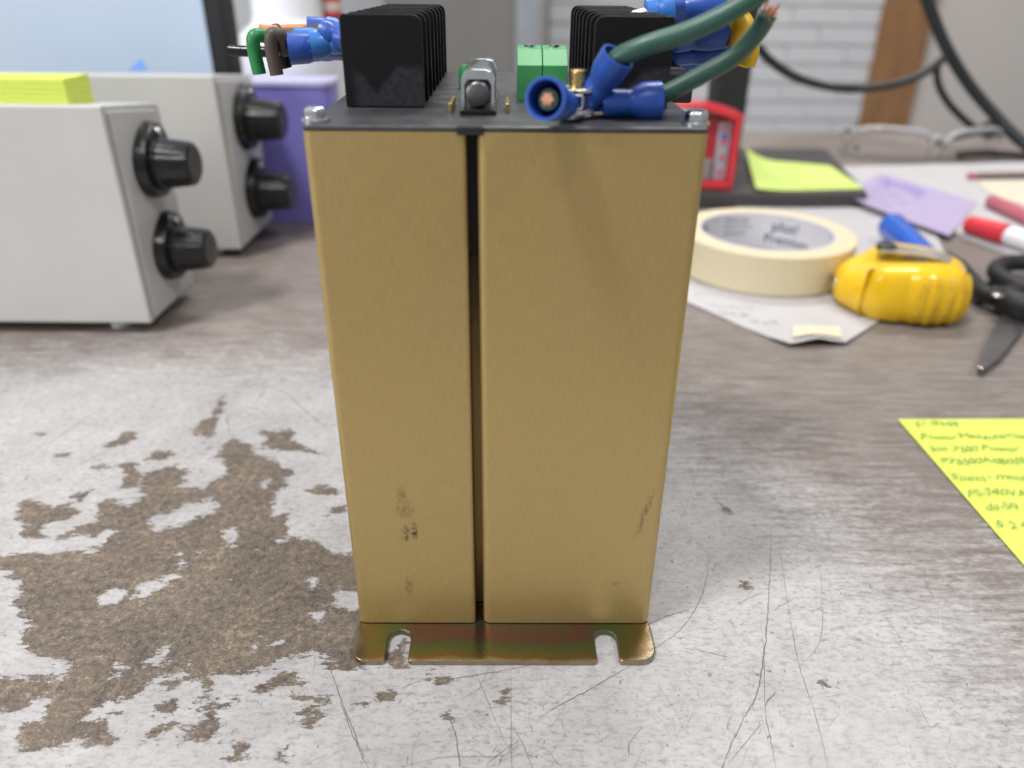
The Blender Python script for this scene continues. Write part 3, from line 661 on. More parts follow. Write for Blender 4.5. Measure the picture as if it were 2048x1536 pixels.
for y, d in ((0.0155, 1), (0.0405, 1)):
    bm = BM(); lathe(bm, [(0.0022, 0), (0.0026, 0.0003), (0.0027, 0.0008), (0.0027, 0.0065), (0.0025, 0.0068)], (fx, y, fz), (0, 1, 0), 24); part('end_cap', bm, mat('dull_cap_metal', (0.20, 0.19, 0.19), 0.35, 0.9), fu, local=True, smooth=True, auto=50)
for dx in (-0.0062, 0.0065):
    bm = BM(); box(bm, fx + dx - 0.0004, fx + dx + 0.0004, 0.018, 0.030, BH, BH + 0.0020); part('solder_tab', bm, M_BRASS, unit, local=True, bevel=0.0001)
# green plug-in terminal block
g0, g1 = LU(D(1034, 190, 0.2)).x, LU(D(1133, 190, 0.2)).x
yb = 0.0385
for k in range(2):
    a = g0 + (g1 - g0) * k / 2 + (0.0001 if k else 0); b = g0 + (g1 - g0) * (k + 1) / 2 - (0.0001 if not k else 0)
    pr = [(yb, BH), (yb + 0.013, BH), (yb + 0.013, BH + 0.0108), (yb + 0.010, BH + 0.0118), (yb + 0.0055, BH + 0.0112), (yb, BH + 0.0080)]
    bm = BM(); hexa(bm, [(a, p[0], p[1]) for p in pr], [(b, p[0], p[1]) for p in pr])
    if k == 0: gb = part('terminal_block', bm, M_GREENB, unit, local=True, bevel=0.0001, seg=1)
    else: part('block_pole', bm, M_GREENB, gb, local=True, bevel=0.0001, seg=1)
for k in range(2):
    x = g0 + (g1 - g0) * (0.25 + 0.5 * k)
    bm = BM(); lathe(bm, [(0.0014, 0), (0.0014, 0.0012)], (x, yb + 0.0088, BH + 0.0108), seg=16); part('clamp_screw', bm, M_STEEL, gb, local=True, smooth=True, auto=40)
bm = BM(); lathe(bm, [(0.0016, 0), (0.0016, 0.0045), (0.0009, 0.0058)], (fx - 0.0052, 0.062, BH), seg=16); part('indicator_lamp', bm, M_GREENB, unit, local=True, smooth=True, auto=40)
# stud with nut
stp = LU(D(1152, 225, 0.1735)); sx_, sy_ = stp.x, 0.0125
bm = BM(); prof = []
for k in range(18): prof += [(0.00185 if k % 2 else 0.00155, 0.0003 + k * 0.00055)]
lathe(bm, prof, (sx_, sy_, BH), seg=16); stud = part('ground_stud', bm, M_BRASS, unit, local=True, smooth=True)
bm = BM(); lathe(bm, [(0.0036, 0.0022), (0.0036, 0.0050), (0.0030, 0.0054)], (sx_, sy_, BH), seg=6); part('nut', bm, M_STEEL, stud, local=True, bevel=0.0002)
bm = BM(); lathe(bm, [(0.0044, 0.0014), (0.0044, 0.0021)], (sx_, sy_, BH), seg=24); part('washer', bm, M_STEEL, stud, local=True)
# crimp terminals
def crimp(parent, a, d, L, r0, r1, m, hollow=True, seg=22):
    """insulated crimp sleeve: narrow barrel that flares towards its wire end"""
    prof = [(r0 * 0.86, 0), (r0, L * 0.05), (r0 * 1.0, L * 0.40), (r0 * 0.93, L * 0.45), (r0 * 1.04, L * 0.52), (r1 * 0.97, L * 0.70), (r1, L)]
    if hollow: prof += [(r1 * 0.86, L), (r1 * 0.80, L * 0.72), (r0 * 0.62, L * 0.5)]
    bm = BM(); lathe(bm, prof, a, d, seg)
    return part('sleeve', bm, m, parent, smooth=True, auto=45)
def ring_terminal(center, direction, z, label):
    """flat ring and tongue on the stud (room coordinates)"""
    c = RU @ Vector((sx_, sy_, BH + z)); d = Vector(direction).normalized(); s = Vector((-d.y, d.x, 0)).normalized(); dh = Vector((d.x, d.y, 0)).normalized()
    bm = BM(); lo = []; n = 28
    for k in range(n):
        a = 2 * math.pi * k / n; p = dh * math.cos(a) * 0.0044 + s * math.sin(a) * 0.0044
        if math.cos(a) > 0.80: p = dh * 0.0078 + s * math.sin(a) * 0.0036
        lo.append(c + p)
    hexa(bm, lo, [p + Vector((0, 0, 0.0007)) for p in lo])
    return part('ring_terminal', bm, M_TIN, unit, bevel=0.00015, label=label)
SC = RU @ Vector((sx_, sy_, BH + 0.001))
# 1: cut short, its open end towards the camera
e1 = D(1090, 197, 0.1510); b1 = SC + (e1 - SC) * 0.36 + Vector((0, 0, 0.0006)); t1 = ring_terminal(SC, e1 - SC, 0.0007, 'ring terminal with cut wire facing the camera')
d1 = (e1 - b1); crimp(t1, b1, d1, d1.length, 0.0028, 0.0040, M_BLUE)
bm = BM(); lathe(bm, [(0.0019, 0), (0.0019, d1.length * 0.86)], b1, d1, 18); part('wire', bm, M_GREENW, t1, smooth=True, auto=40)
dn = d1.normalized()
for k in range(7):
    a = k / 6 * 6.283; q = frame_of(dn); off = (q[1] * math.cos(a) + q[2] * math.sin(a)) * (0.0008 if k < 6 else 0)
    bm = BM(); tube(bm, [b1 + dn * (d1.length * 0.80) + off, b1 + dn * (d1.length * 0.90) + off], 0.00042, 8); part('strand', bm, M_COPPER, t1, smooth=True, auto=40)
# 2: bent upwards, long green wire leaving the picture at the top
a2 = D(1172, 212, 0.1735); e2 = D(1236, 112, 0.1690); t2 = ring_terminal(SC, Vector((0.6, 0.45, 0)), 0.0055, 'ring terminal bent upwards')
d2 = e2 - a2; crimp(t2, a2, d2, d2.length, 0.0029, 0.0037, M_BLUE)
pth = smooth_path([a2 + d2 * 0.7, D(1236, 116, 0.1690), D(1290, 92, 0.1675), D(1380, 62, 0.167), D(1480, 12, 0.1665), D(1560, -50, 0.166), D(1600, -140, 0.166)])
bm = BM(); tube(bm, pth, 0.0020, 14); part('wire', bm, M_GREENW, t2, smooth=True, auto=50, label='long dark green wire rising to the right')
# 3: lying to the right
a3 = D(1203, 208, 0.1725); e3 = D(1319, 203, 0.1735); t3 = ring_terminal(SC, e3 - SC, 0.0009, 'ring terminal pointing right')
d3 = e3 - a3; crimp(t3, a3, d3, d3.length, 0.0029, 0.0042, M_BLUE)
pth = smooth_path([a3 + d3 * 0.75, D(1326, 190, 0.1735), D(1400, 152, 0.174), D(1470, 112, 0.1735), D(1512, 68, 0.172), D(1535, 30, 0.170)])
bm = BM(); tube(bm, pth, [0.0019] * (len(pth) - 1) + [0.0021], 14); w3 = part('wire', bm, M_GREENW, t3, smooth=True, auto=50, label='dark green wire with a split cut end')
pe, pd = pth[-1], (pth[-1] - pth[-2]).normalized()
for k in range(6):
    q = frame_of(pd); a = k; off = (q[1] * math.cos(a) + q[2] * math.sin(a)) * 0.001
    bm = BM(); tube(bm, [pe - pd * 0.001 + off, pe + pd * random.uniform(0.001, 0.003) + off * 1.5], 0.0003, 6); part('strand', bm, M_COPPER, t3)
# rear terminal strip and its crimp terminals sticking out at both sides
bm = BM(); box(bm, -0.040, -0.0225, 0.060, 0.097, BH, BH + 0.0075); sl = part('terminal_strip', bm, M_BLACKP, unit, local=True, bevel=0.0006)
bm = BM(); box(bm, 0.0235, 0.0408, 0.048, 0.097, BH, BH + 0.0075); sr_ = part('terminal_strip', bm, M_BLACKP, unit, local=True, bevel=0.0006)
def stub(parent, a, b, r0, r1, m, wm, wl, bend=None, wr=None):
    a, b = Vector(a), Vector(b); d = b - a
    s = bm = BM(); tube(bm, [a - d.normalized() * 0.006, a + d * 0.2], 0.0013, 10); t = part('crimp_terminal', bm, M_TIN, parent, smooth=True, auto=50)
    crimp(t, a, d, d.length, r0, r1, m)
    p = [a + d * 0.6, b, b + d.normalized() * wl * 0.35]
    p += [Vector(q) for q in bend] if bend else [b + d.normalized() * wl]
    bm = BM(); tube(bm, smooth_path(p, 6), wr or min(r1 * 0.72, 0.0019), 12); part('wire', bm, wm, t, smooth=True, auto=50)
Yk = 0.236
stub(sl, D(700, 92, Yk), D(577, 98, Yk - 0.004), 0.0030, 0.0042, M_BLUE, M_BROWNW, 0.003, [D(562, 74, Yk - 0.006), D(544, 70, Yk - 0.007), D(544, 104, Yk - 0.007), D(554, 150, Yk - 0.007)])
stub(sl, D(700, 78, Yk + 0.008), D(590, 82, Yk + 0.004), 0.0028, 0.0036, M_BLUEL, M_GREENS, 0.003, [D(530, 72, Yk - 0.001), D(508, 74, Yk - 0.004), D(509, 104, Yk - 0.004), D(519, 148, Yk - 0.004)])
stub(sl, D(710, 62, Yk + 0.018), D(617, 62, Yk + 0.016), 0.0030, 0.0040, M_BLUE, M_ORANGEW, 0.012, [D(545, 64, Yk + 0.010), D(520, 62, Yk + 0.008)])
stub(sl, D(700, 102, Yk + 0.004), D(640, 96, Yk + 0.004), 0.0028, 0.0035, M_BLUEL, M_BLACKP, 0.004, [D(585, 92, Yk + 0.006), D(566, 110, Yk + 0.004), D(572, 136, Yk + 0.004)])
stub(sl, D(705, 66, Yk + 0.010), D(655, 60, Yk + 0.010), 0.0030, 0.0037, M_BLUEL, M_BROWNW, 0.004, [D(590, 70, Yk + 0.012), D(556, 66, Yk + 0.011), D(548, 54, Yk + 0.010)])
stub(sl, D(690, 108, Yk + 0.016), D(610, 108, Yk + 0.016), 0.0018, 0.0022, M_BLACKP, M_BLACKP, 0.004, [D(540, 104, Yk + 0.014), D(480, 102, Yk + 0.014), D(458, 100, Yk + 0.014)])
stub(sl, D(690, 84, Yk - 0.004), D(622, 90, Yk - 0.006), 0.0030, 0.0041, M_BLUEL, M_BLUE, 0.0008)
stub(sl, D(694, 78, Yk - 0.006), D(648, 70, Yk - 0.004), 0.0030, 0.0040, M_BLUE, M_BLUE, 0.0008)
stub(sr_, D(1300, 36, Yk - 0.012), D(1450, 6, Yk - 0.014), 0.0037, 0.0048, M_BLUE, M_YELLOWW, 0.004, [D(1466, 2, Yk - 0.014), D(1474, 22, Yk - 0.012)], 0.0028)
stub(sr_, D(1322, 84, Yk - 0.002), D(1456, 62, Yk - 0.004), 0.0036, 0.0046, M_BLUE, M_YELLOWW, 0.004, [D(1474, 40, Yk - 0.006), D(1486, 62, Yk - 0.008), D(1478, 96, Yk - 0.008)], 0.0034)
stub(sr_, D(1322, 116, Yk + 0.002), D(1462, 103, Yk), 0.0026, 0.0034, M_BLUE, M_YELLOWW, 0.004, [D(1486, 98, Yk - 0.002), D(1500, 100, Yk - 0.004), D(1492, 130, Yk - 0.004)], 0.0026)
stub(sr_, D(1330, 128, Yk + 0.012), D(1402, 118, Yk + 0.010), 0.0026, 0.0032, M_BLUEL, M_YELLOWW, 0.005, [D(1450, 112, Yk + 0.008), D(1486, 118, Yk + 0.006), D(1484, 132, Yk + 0.006)])
stub(sr_, D(1292, 26, Yk - 0.02), D(1345, 14, Yk - 0.02), 0.0034, 0.0042, M_BLUEL, M_BLUE, 0.003)
bm = BM(); box(bm, 0.041, 0.0485, 0.050, 0.092, BH - 0.002, BH + 0.0055); part('side_bracket', bm, M_BLACKM, unit, local=True, bevel=0.0006)

# ------------------------------------------------------------------ white instrument boxes
def instrument(label, y0, y1, x_left, fr_b, fr_t, knobs, group, klabels):
    zb = 0.0062; ft = D(*fr_t, y0); x1 = (D(*fr_b, y0).x + ft.x) / 2; zt = ft.z; zr = zt - 0.0068
    t = thing('instrument_box', label, 'instrument', ((x_left + x1) / 2, (y0 + y1) / 2, 0), 0, group)
    # side profile (y, z): upright front, gently sloping top, rounded rear top
    pr = rounded([(y0, zb), (y1, zb), (y1, zr), (y0, zt)], [0.0012, 0.004, 0.006, 0.0014], 5)
    bm = BM(); hexa(bm, [(x_left, p.x, p.y) for p in pr], [(x1, p.x, p.y) for p in pr]); part('case', bm, M_WHITEBOX, t, bevel=0.0014, seg=3)
    # screwed-on side plate, folded over the edge
    pr2 = rounded([(y0 + 0.0035, zb + 0.002), (y1 - 0.003, zb + 0.002), (y1 - 0.003, zr - 0.003), (y0 + 0.0035, zt - 0.003)], [0.001, 0.005, 0.007, 0.001], 5)
    bm = BM(); hexa(bm, [(x1 + 0.0001, p.x, p.y) for p in pr2], [(x1 + 0.0013, p.x, p.y) for p in pr2]); pl = part('side_plate', bm, M_WHITEBOX, t, bevel=0.0005)
    for fx_, fy_ in ((x1 - 0.022, y0 + 0.012), (x1 - 0.022, y1 - 0.012), (x_left + 0.022, y0 + 0.012), (x_left + 0.022, y1 - 0.012)):
        bm = BM(); lathe(bm, [(0.005, 0.0001), (0.0058, 0.0055), (0.0058, zb + 0.0002)], (fx_, fy_, 0), seg=16); part('foot', bm, M_WHITEP, t, smooth=True, auto=40)
    for (px, py, yk, rs, rk, lk) in knobs:
        c = D(px, py, yk); c.x = x1 + 0.0014
        # pointer skirt: disc with a tab that carries a screw
        sk = []
        for k in range(36):
            a = 2 * math.pi * k / 36; r = rs * (1.0 + 0.22 * max(0, math.cos(a - 0.35)) ** 6)
            sk.append((math.sin(a) * r * 1.06, math.cos(a) * r))
        bm = BM(); hexa(bm, [(c.x, c.y + p[0], c.z + p[1]) for p in sk], [(c.x + 0.0056, c.y + p[0] * 0.94, c.z + p[1] * 0.94) for p in sk])
        kn = part('knob', bm, M_BLACKP, t, bevel=0.0006)
        bm = BM(); lathe(bm, [(0.0024, 0), (0.0022, 0.0012), (0.0012, 0.0018)], (c.x + 0.0056, c.y + 0.004, c.z + rs * 0.88), (1, 0, 0), 14); part('screw', bm, M_STEEL, kn, smooth=True, auto=40)
        bm = BM(); seg = 64; prof = [(1.08, 0.0056), (1.08, 0.0075), (1.0, 0.0082), (0.90, lk - 0.0040), (0.84, lk - 0.0012), (0.70, lk)]
        rings = []
        for q, h in prof:
            rings.append([bm.verts.new((c.x + h, c.y + math.cos(2 * math.pi * k / seg) * rk * q * (1 - (0.035 if (k % 4 > 1 and q > 0.86) else 0)), c.z + math.sin(2 * math.pi * k / seg) * rk * q * (1 - (0.035 if (k % 4 > 1 and q > 0.86) else 0)))) for k in range(seg)])
        for a, b in zip(rings, rings[1:]):
            for k in range(seg): bm.faces.new((a[k], a[(k + 1) % seg], b[(k + 1) % seg], b[k]))
        bm.faces.new(rings[-1]); bm.faces.new(rings[0][::-1])
        part('grip', bm, M_BLACKP, kn, smooth=True, auto=30)
    return t, x1, zt
box1, bx1, bz1 = instrument('near off white metal instrument box at the left, yellow pad on top', 0.3605, 0.4200, -0.40, (291, 655), (216, 211), [(311, 327, 0.393, 0.0172, 0.0124, 0.0235), (343, 497, 0.393, 0.0166, 0.0120, 0.0235)], 'off white instrument boxes with black knobs', None)
box2, bx2, bz2 = instrument('farther off white metal instrument box in front of the purple bin', 0.482, 0.553, -0.42, (480, 517), (432, 151), [(498, 240, 0.520, 0.0190, 0.0135, 0.0265), (515, 382, 0.520, 0.0185, 0.0132, 0.0265)], 'off white instrument boxes with black knobs', None)
# sticky note pad on the near box
pd_ = D(127, 205, 0.374); px1 = pd_.x
t = thing('note_pad', 'yellow green pad of sticky notes lying on the near white box', 'note pad', (px1 - 0.038, 0.394, bz1 - 0.006))
pz = D(60, 146, 0.402).z; py0, py1 = 0.378, 0.402; zf, zbk = bz1 - 0.0068 * (py0 - 0.3605) / 0.0595 + 0.0001, bz1 - 0.0068 * (py1 - 0.3605) / 0.0595 + 0.0001
for k in range(5):
    f0, f1 = k / 5, (k + 1) / 5 - 0.01; sx0 = 0.00012 * ((k * 2) % 3); bm = BM()
    za = lambda z, f: z + (pz - z) * f
    hexa(bm, [(px1 - 0.076, py0 + sx0, za(zf, f0)), (px1 - sx0, py0 + sx0, za(zf, f0)), (px1 - sx0, py1, za(zbk, f0)), (px1 - 0.076, py1, za(zbk, f0))], [(px1 - 0.076, py0 + sx0, za(zf, f1)), (px1 - sx0, py0 + sx0, za(zf, f1)), (px1 - sx0, py1, za(zbk, f1)), (px1 - 0.076, py1, za(zbk, f1))])
    part('sheets', bm, M_NOTEY, t)

# ------------------------------------------------------------------ things behind at the left
ym = 0.66
e0, e1_ = D(407, 20, ym).x, D(446, 20, ym).x
t = thing('computer_screen', 'lit pale blue screen with a black edge behind the white boxes', 'monitor', (e0 - 0.25, ym + 0.03, 0))
zs0 = 0.055
bm = BM(); box(bm, e0 - 0.56, e1_, ym, ym + 0.03, zs0, 0.40); part('frame', bm, M_BLACKM, t, bevel=0.003)
bm = BM(); box(bm, e0 - 0.545, e0, ym - 0.0012, ym - 0.0002, zs0 + 0.016, 0.386); sc_ = part('screen', bm, M_SCREEN, t)
p0, p1, p2 = D(258, 140, ym), D(284, 116, ym), D(296, 140, ym)
bm = BM(); hexa(bm, [(p.x, ym - 0.0014, p.z) for p in (p0, p2, p1)], [(p.x, ym - 0.0013, p.z) for p in (p0, p2, p1)]); part('screen_graphic', bm, mat('screen_blue', (0.17, 0.36, 0.80), 0.3, emit=0.3), sc_)
bm = BM(); box(bm, e0 - 0.29, e0 - 0.23, ym + 0.031, ym + 0.05, 0.010, 0.2); part('neck', bm, M_BLACKM, t, bevel=0.002)
bm = BM(); box(bm, e0 - 0.36, e0 - 0.16, ym - 0.03, ym + 0.14, 0.0005, 0.0105); part('foot', bm, M_BLACKM, t, bevel=0.002)
# purple bin
yp = 0.5640
ux1 = D(664, 240, yp).x; uzt = D(600, 170, yp).z; ux0 = ux1 - 0.135
t = thing('purple_bin', 'purple plastic bin behind the farther white instrument box', 'bin', ((ux0 + ux1) / 2, yp + 0.018, 0))
def binshell(x0, x1, y0, y1, z0, z1, th, tap):
    bm = BM()
    def rect(z, inset, e): return [Vector((p.x, p.y, z)) for p in rounded([(x0 + inset + e, y0 + inset + e), (x1 - inset - e, y0 + inset + e), (x1 - inset - e, y1 - inset - e), (x0 + inset + e, y1 - inset - e)], 0.008, 4)]
    rings = [rect(z0, 0, tap), rect(z1, 0, 0), rect(z1, th, 0), rect(z0 + th, th, tap)]
    rv = [[bm.verts.new(p) for p in r] for r in rings]; n = len(rv[0])
    for a, b in zip(rv, rv[1:]):
        for k in range(n): bm.faces.new((a[k], a[(k + 1) % n], b[(k + 1) % n], b[k]))
    bm.faces.new(rv[0][::-1]); bm.faces.new(rv[-1])
    return bm
part('shell', binshell(ux0, ux1, yp, yp + 0.036, 0.0005, uzt, 0.002, 0.002), M_PURPLE, t, smooth=True, auto=40)
part('rim', binshell(ux0 - 0.0012, ux1 + 0.0012, yp - 0.0012, yp + 0.0372, uzt - 0.0008, uzt + 0.0022, 0.0024, 0), mat('pale_lilac_rim', (0.46, 0.46, 0.68), 0.35), t, smooth=True, auto=40)
# white jug
yj = 0.612
c0 = D(545, 100, yj); xj = D(548, 40, yj).x; rn = (D(618, 20, yj).x - D(470, 20, yj).x) / 2; rb = (D(662, 100, yj).x - D(449, 100, yj).x) / 2
zsh = D(500, 62, yj).z
t = thing('plastic_jug', 'white plastic jug standing behind the purple bin', 'jug', (xj, yj + rb, 0))
bm = BM(); lathe(bm, [(rb * 0.9, 0.0005), (rb, 0.006), (rb, zsh - 0.012), (rb * 0.97, zsh - 0.004), (rn * 1.06, zsh + 0.004), (rn, zsh + 0.010), (rn * 0.97, zsh + 0.06), (rn * 0.6, zsh + 0.085), (rn * 0.35, zsh + 0.09)], (xj, yj + rb, 0), seg=40); part('body', bm, M_WHITEP, t, smooth=True, auto=50)
bm = BM(); lathe(bm, [(rn * 0.38, zsh + 0.0902), (rn * 0.38, zsh + 0.11), (rn * 0.33, zsh + 0.112)], (xj, yj + rb, 0), seg=30); part('cap', bm, M_BLUE, t, smooth=True, auto=40)
# slim white bottle with a red cap
yq = 0.66
xq = D(664, 20, yq).x; rq = (D(684, 10, yq).x - D(645, 10, yq).x) / 2; zq = D(664, 41, yq).z
t = thing('squeeze_bottle', 'slim white bottle with a red cap, left of the black heat sink', 'bottle', (xq, yq, 0))
bm = BM(); lathe(bm, [(rq * 1.6, 0.0005), (rq * 1.65, 0.004), (rq * 1.65, zq - 0.03), (rq * 1.2, zq - 0.012), (rq * 0.75, zq - 0.006), (rq * 0.75, zq)], (xq, yq, 0), seg=28); part('body', bm, M_WHITEP, t, smooth=True, auto=50)
bm = BM(); lathe(bm, [(rq * 0.70, zq - 0.003), (rq * 0.95, zq + 0.003), (rq, zq + 0.006), (rq * 0.98, zq + 0.05), (rq * 0.6, zq + 0.055)], (xq, yq, 0), seg=28); cp_ = part('cap', bm, M_RED, t, smooth=True, auto=50)
bm = BM(); lathe(bm, [(rq * 1.003, zq + 0.0065), (rq * 1.02, zq + 0.007), (rq * 1.02, zq + 0.0125), (rq * 1.003, zq + 0.013)], (xq, yq, 0), seg=28, cap0=False, cap1=False); part('band', bm, mat('pale_band', (0.60, 0.52, 0.48), 0.4), cp_, smooth=True)

# ------------------------------------------------------------------ right side: display stand with things on it
zt = 0.012
q = [G(1392, 388, zt), G(1738, 388, zt), G(1652, 297, zt), G(1420, 297, zt)]
t = thing('monitor_stand', 'black monitor stand with flat dark grey foot behind the red holder', 'monitor stand', (0.21, 0.72, 0))
pts = rounded([(p.x, p.y) for p in q], 0.006, 4)
bm = BM(); prism(bm, pts, 0.0005, zt); part('foot', bm, M_BASEG, t, bevel=0.0012)
yn = 0.735
n0, n1 = D(1434, 190, yn), D(1506, 190, yn)
bm = BM()
ntop = 0.42; nb0, nb1 = n0.x - 0.001, D(1480, 305, yn).x; nt0, nt1 = D(1440, 20, yn).x, D(1540, 20, yn).x
zz = D(1480, 20, yn).z; kx = (ntop - zt) / (zz - zt)
hexa(bm, [(nb0, yn, zt - 0.0005), (nb1, yn, zt - 0.0005), (nb1, yn + 0.035, zt - 0.0005), (nb0, yn + 0.035, zt - 0.0005)], [(nb0, yn + 0.01, ntop), (nb1 + 0.004, yn + 0.01, ntop), (nb1 + 0.004, yn + 0.04, ntop), (nb0, yn + 0.04, ntop)])
part('neck', bm, M_BLACKM, t, bevel=0.003)
# red label holder
yr = 0.632
r0 = D(1462, 386, yr); r1 = D(1480, 232, yr); rx1 = (r0.x + r1.x) / 2 + 0.0015; rz1 = r1.z; rx0 = rx1 - 0.040
t = thing('red_dispenser', 'red plastic dispenser with a grey strip standing on the dark monitor foot', 'dispenser', ((rx0 + rx1) / 2, yr + 0.012, zt))
bm = BM(); box(bm, rx0, rx1, yr, yr + 0.026, zt + 0.0002, zt + 0.0060); part('base', bm, M_RED, t, bevel=0.0012)
bm = BM(); box(bm, rx1 - 0.0045, rx1, yr, yr + 0.026, zt + 0.0062, rz1 - 0.004); part('side_wall', bm, M_RED, t, bevel=0.001)
bm = BM(); box(bm, rx0, rx0 + 0.0045, yr, yr + 0.026, zt + 0.0062, rz1 - 0.004); part('side_wall', bm, M_RED, t, bevel=0.001)
bm = BM(); box(bm, rx0 + 0.0047, rx1 - 0.0047, yr + 0.008, yr + 0.026, zt + 0.0062, rz1 - 0.0042); part('inner_panel', bm, M_REDD, t)
bm = BM(); box(bm, rx0 + 0.0050, rx1 - 0.0182, yr + 0.004, yr + 0.0078, zt + 0.0064, zt + 0.024); part('clear_window', bm, M_GREYT, t, bevel=0.001)
lo = []; hi = []
for k in range(13):
    s = k / 12; x = rx1 + 0.0004 - s * 0.062; z = rz1 - 0.0055 + 0.0075 * math.sin(min(1, s * 1.6) * math.pi / 2) + 0.004 * s; lo.append((x, z)); hi.append((x, z + 0.0065 * (1 - 0.75 * s ** 1.5)))
bm = BM(); ol = lo + hi[::-1]; hexa(bm, [(p[0], yr - 0.001, p[1]) for p in ol], [(p[0], yr + 0.0268, p[1]) for p in ol]); part('lid', bm, M_RED, t, bevel=0.0008)
bm = BM(); box(bm, rx1 - 0.0160, rx1 - 0.0060, yr + 0.0065, yr + 0.0079, zt + 0.0072, rz1 - 0.0062); st_ = part('label_strip', bm, M_GREYL, t)
bm = BM()
zz0, zz1 = zt + 0.0085, rz1 - 0.0075
for k in range(4):
    z = zz0 + (zz1 - zz0) * (0.06 + 0.28 * k); box(bm, rx1 - 0.0125, rx1 - 0.0090, yr + 0.0060, yr + 0.0063, z, z + 0.0035)
part('print_mark', bm, M_RED, st_)
bm = BM(); box(bm, rx1 - 0.0130, rx1 - 0.0088, yr + 0.0060, yr + 0.0063, zz0 + (zz1 - zz0) * 0.72, zz0 + (zz1 - zz0) * 0.84); part('print_mark', bm, mat('blue_print', (0.07, 0.09, 0.32), 0.5), st_)
# yellow note on the stand foot, one corner curling up
q = [G(1512, 383, zt + 0.0006), G(1728, 377, zt + 0.0006), G(1660, 331, zt + 0.0006), G(1488, 316, zt + 0.0006)]
qf = quadfn(*q)
def nf(u, v):
    p = qf(u, v); k = max(0, (1 - u) - 0.62) / 0.38; k2 = max(0, v - 0.2)
    return p + Vector((0, 0, 0.010 * k * k * (0.25 + k2)))
bm = BM(); sheet(bm, nf, 16, 12, 0.0003); single('sticky_note', bm, M_NOTEY2, 'pale yellow green note lying on the dark monitor foot', 'sticky note', q[0], smooth=True, auto=60)

# ------------------------------------------------------------------ cables
yc = 0.86
pth = smooth_path([D(1518, 96, 0.765), D(1545, 125, 0.775), D(1605, 160, 0.80), D(1690, 178, yc), D(1780, 170, yc), D(1840, 150, yc), D(1882, 122, yc), D(1900, 104, yc)])
bm = BM(); tube(bm, pth, 0.0042, 10); single('sagging_cable', bm, M_CABLE, 'thin black cable sagging from the black stand across the wooden post', 'cable', pth[0], smooth=True, auto=60)
pth = smooth_path([D(1886, 118, yc), D(1874, 135, yc), D(1878, 172, yc), D(1900, 210, yc), D(1935, 245, yc), D(1965, 266, yc)])
t = thing('plug_cable', 'short black cable with a plug hanging against the beige wall', 'cable', G(1972, 272))
bm = BM(); tube(bm, pth, 0.0037, 10); part('cord', bm, M_CABLE, t, smooth=True, auto=60)
a, b = D(1962, 268, yc), D(1994, 250, yc)
bm = BM(); tube(bm, [a, a.lerp(b, 0.2), a.lerp(b, 0.7), b], [0.005, 0.0085, 0.0095, 0.007], 10); part('plug', bm, M_BLACKM, t, smooth=True, auto=50)
pth = smooth_path([D(1840, -40, yc), D(1858, 12, yc), D(1890, 90, yc), D(1935, 165, yc), D(1985, 225, yc - 0.01), D(2042, 282, yc - 0.03), D(2100, 318, yc - 0.05), D(2180, 330, yc - 0.06)])
bm = BM(); tube(bm, pth, 0.0060, 12); single('thick_cable', bm, M_CABLE, 'thick black cable curving down the beige wall at the right', 'cable', pth[-1], smooth=True, auto=60)

# ------------------------------------------------------------------ papers and small things on the right
# paper under the tape roll
zp = 0.0006
A_ = [G(1330, 585, zp), G(1580, 694, zp), G(1690, 690, zp), G(1905, 540, zp), G(1850, 424, zp), G(1500, 404, zp), G(1345, 470, zp)]
bm = BM()
cen = sum(A_, Vector()) / len(A_)
n = len(A_); R_ = 8
rings = []
for k in range(1, R_ + 1):
    ring = []
    for i in range(n):
        for s in range(6):
            e = A_[i].lerp(A_[(i + 1) % n], s / 6); p = cen.lerp(e, k / R_)
            cor = max(0, 1 - (p - G(1632, 692, zp)).length / 0.035)
            ring.append(p + Vector((0, 0, 0.0045 * cor ** 2 + 0.00045 * math.sin(p.x * 60) * math.cos(p.y * 75) * (k / R_))))
    rings.append(ring)
for sgn, dz in ((1, 0.0004), (-1, 0.0)):
    c0 = bm.verts.new(cen + Vector((0, 0, dz))); rv = [[bm.verts.new(p + Vector((0, 0, dz))) for p in r] for r in rings]; m_ = len(rv[0])
    for k in range(m_): bm.faces.new((c0, rv[0][k], rv[0][(k + 1) % m_]))
    for a, b in zip(rv, rv[1:]):
        for k in range(m_): bm.faces.new((a[k], b[k], b[(k + 1) % m_], a[(k + 1) % m_]))
    if sgn == 1: top = rv[-1]
    else:
        for k in range(m_): bm.faces.new((top[k], rv[-1][k], rv[-1][(k + 1) % m_], top[(k + 1) % m_]))
t = thing('paper_sheet', 'white sheet of paper with faint writing under the tape roll', 'paper', (cen.x, cen.y, 0))
part('sheet', bm, M_PAPER, t, smooth=True, auto=60)
bm = BM()
for k, (px, py, s) in enumerate([(1388, 590, '20 x 24 x 1'), (1412, 612, '14 x 16 x 12'), (1440, 628, '16 x 20'), (1500, 644, '12 x 15')]):
    o_ = G(px, py, 0.00125); text_bm(bm, s, 0.006, lambda x, y: o_ + Vector((x * 0.93 - y * 0.3, -x * 0.12 + y * 1.0, 0)), True, 0.0, k)
part('writing', bm, M_INKG, t)
q = [G(1582, 688, 0.0), G(1682, 687, 0.0), G(1678, 660, 0.0), G(1586, 661, 0.0)]
tq = quadfn(*q)
def tf(u, v):
    p = tq(u, v); cor = max(0, 1 - (Vector((p.x, p.y, zp)) - G(1632, 692, zp)).length / 0.035)
    return Vector((p.x, p.y, 0.0020 + 0.0045 * cor ** 2))
bm = BM(); sheet(bm, tf, 8, 5, 0.0002); single('tape_strip', bm, M_MASKT, 'short strip of masking tape on the near corner of the paper', 'tape strip', q[0])
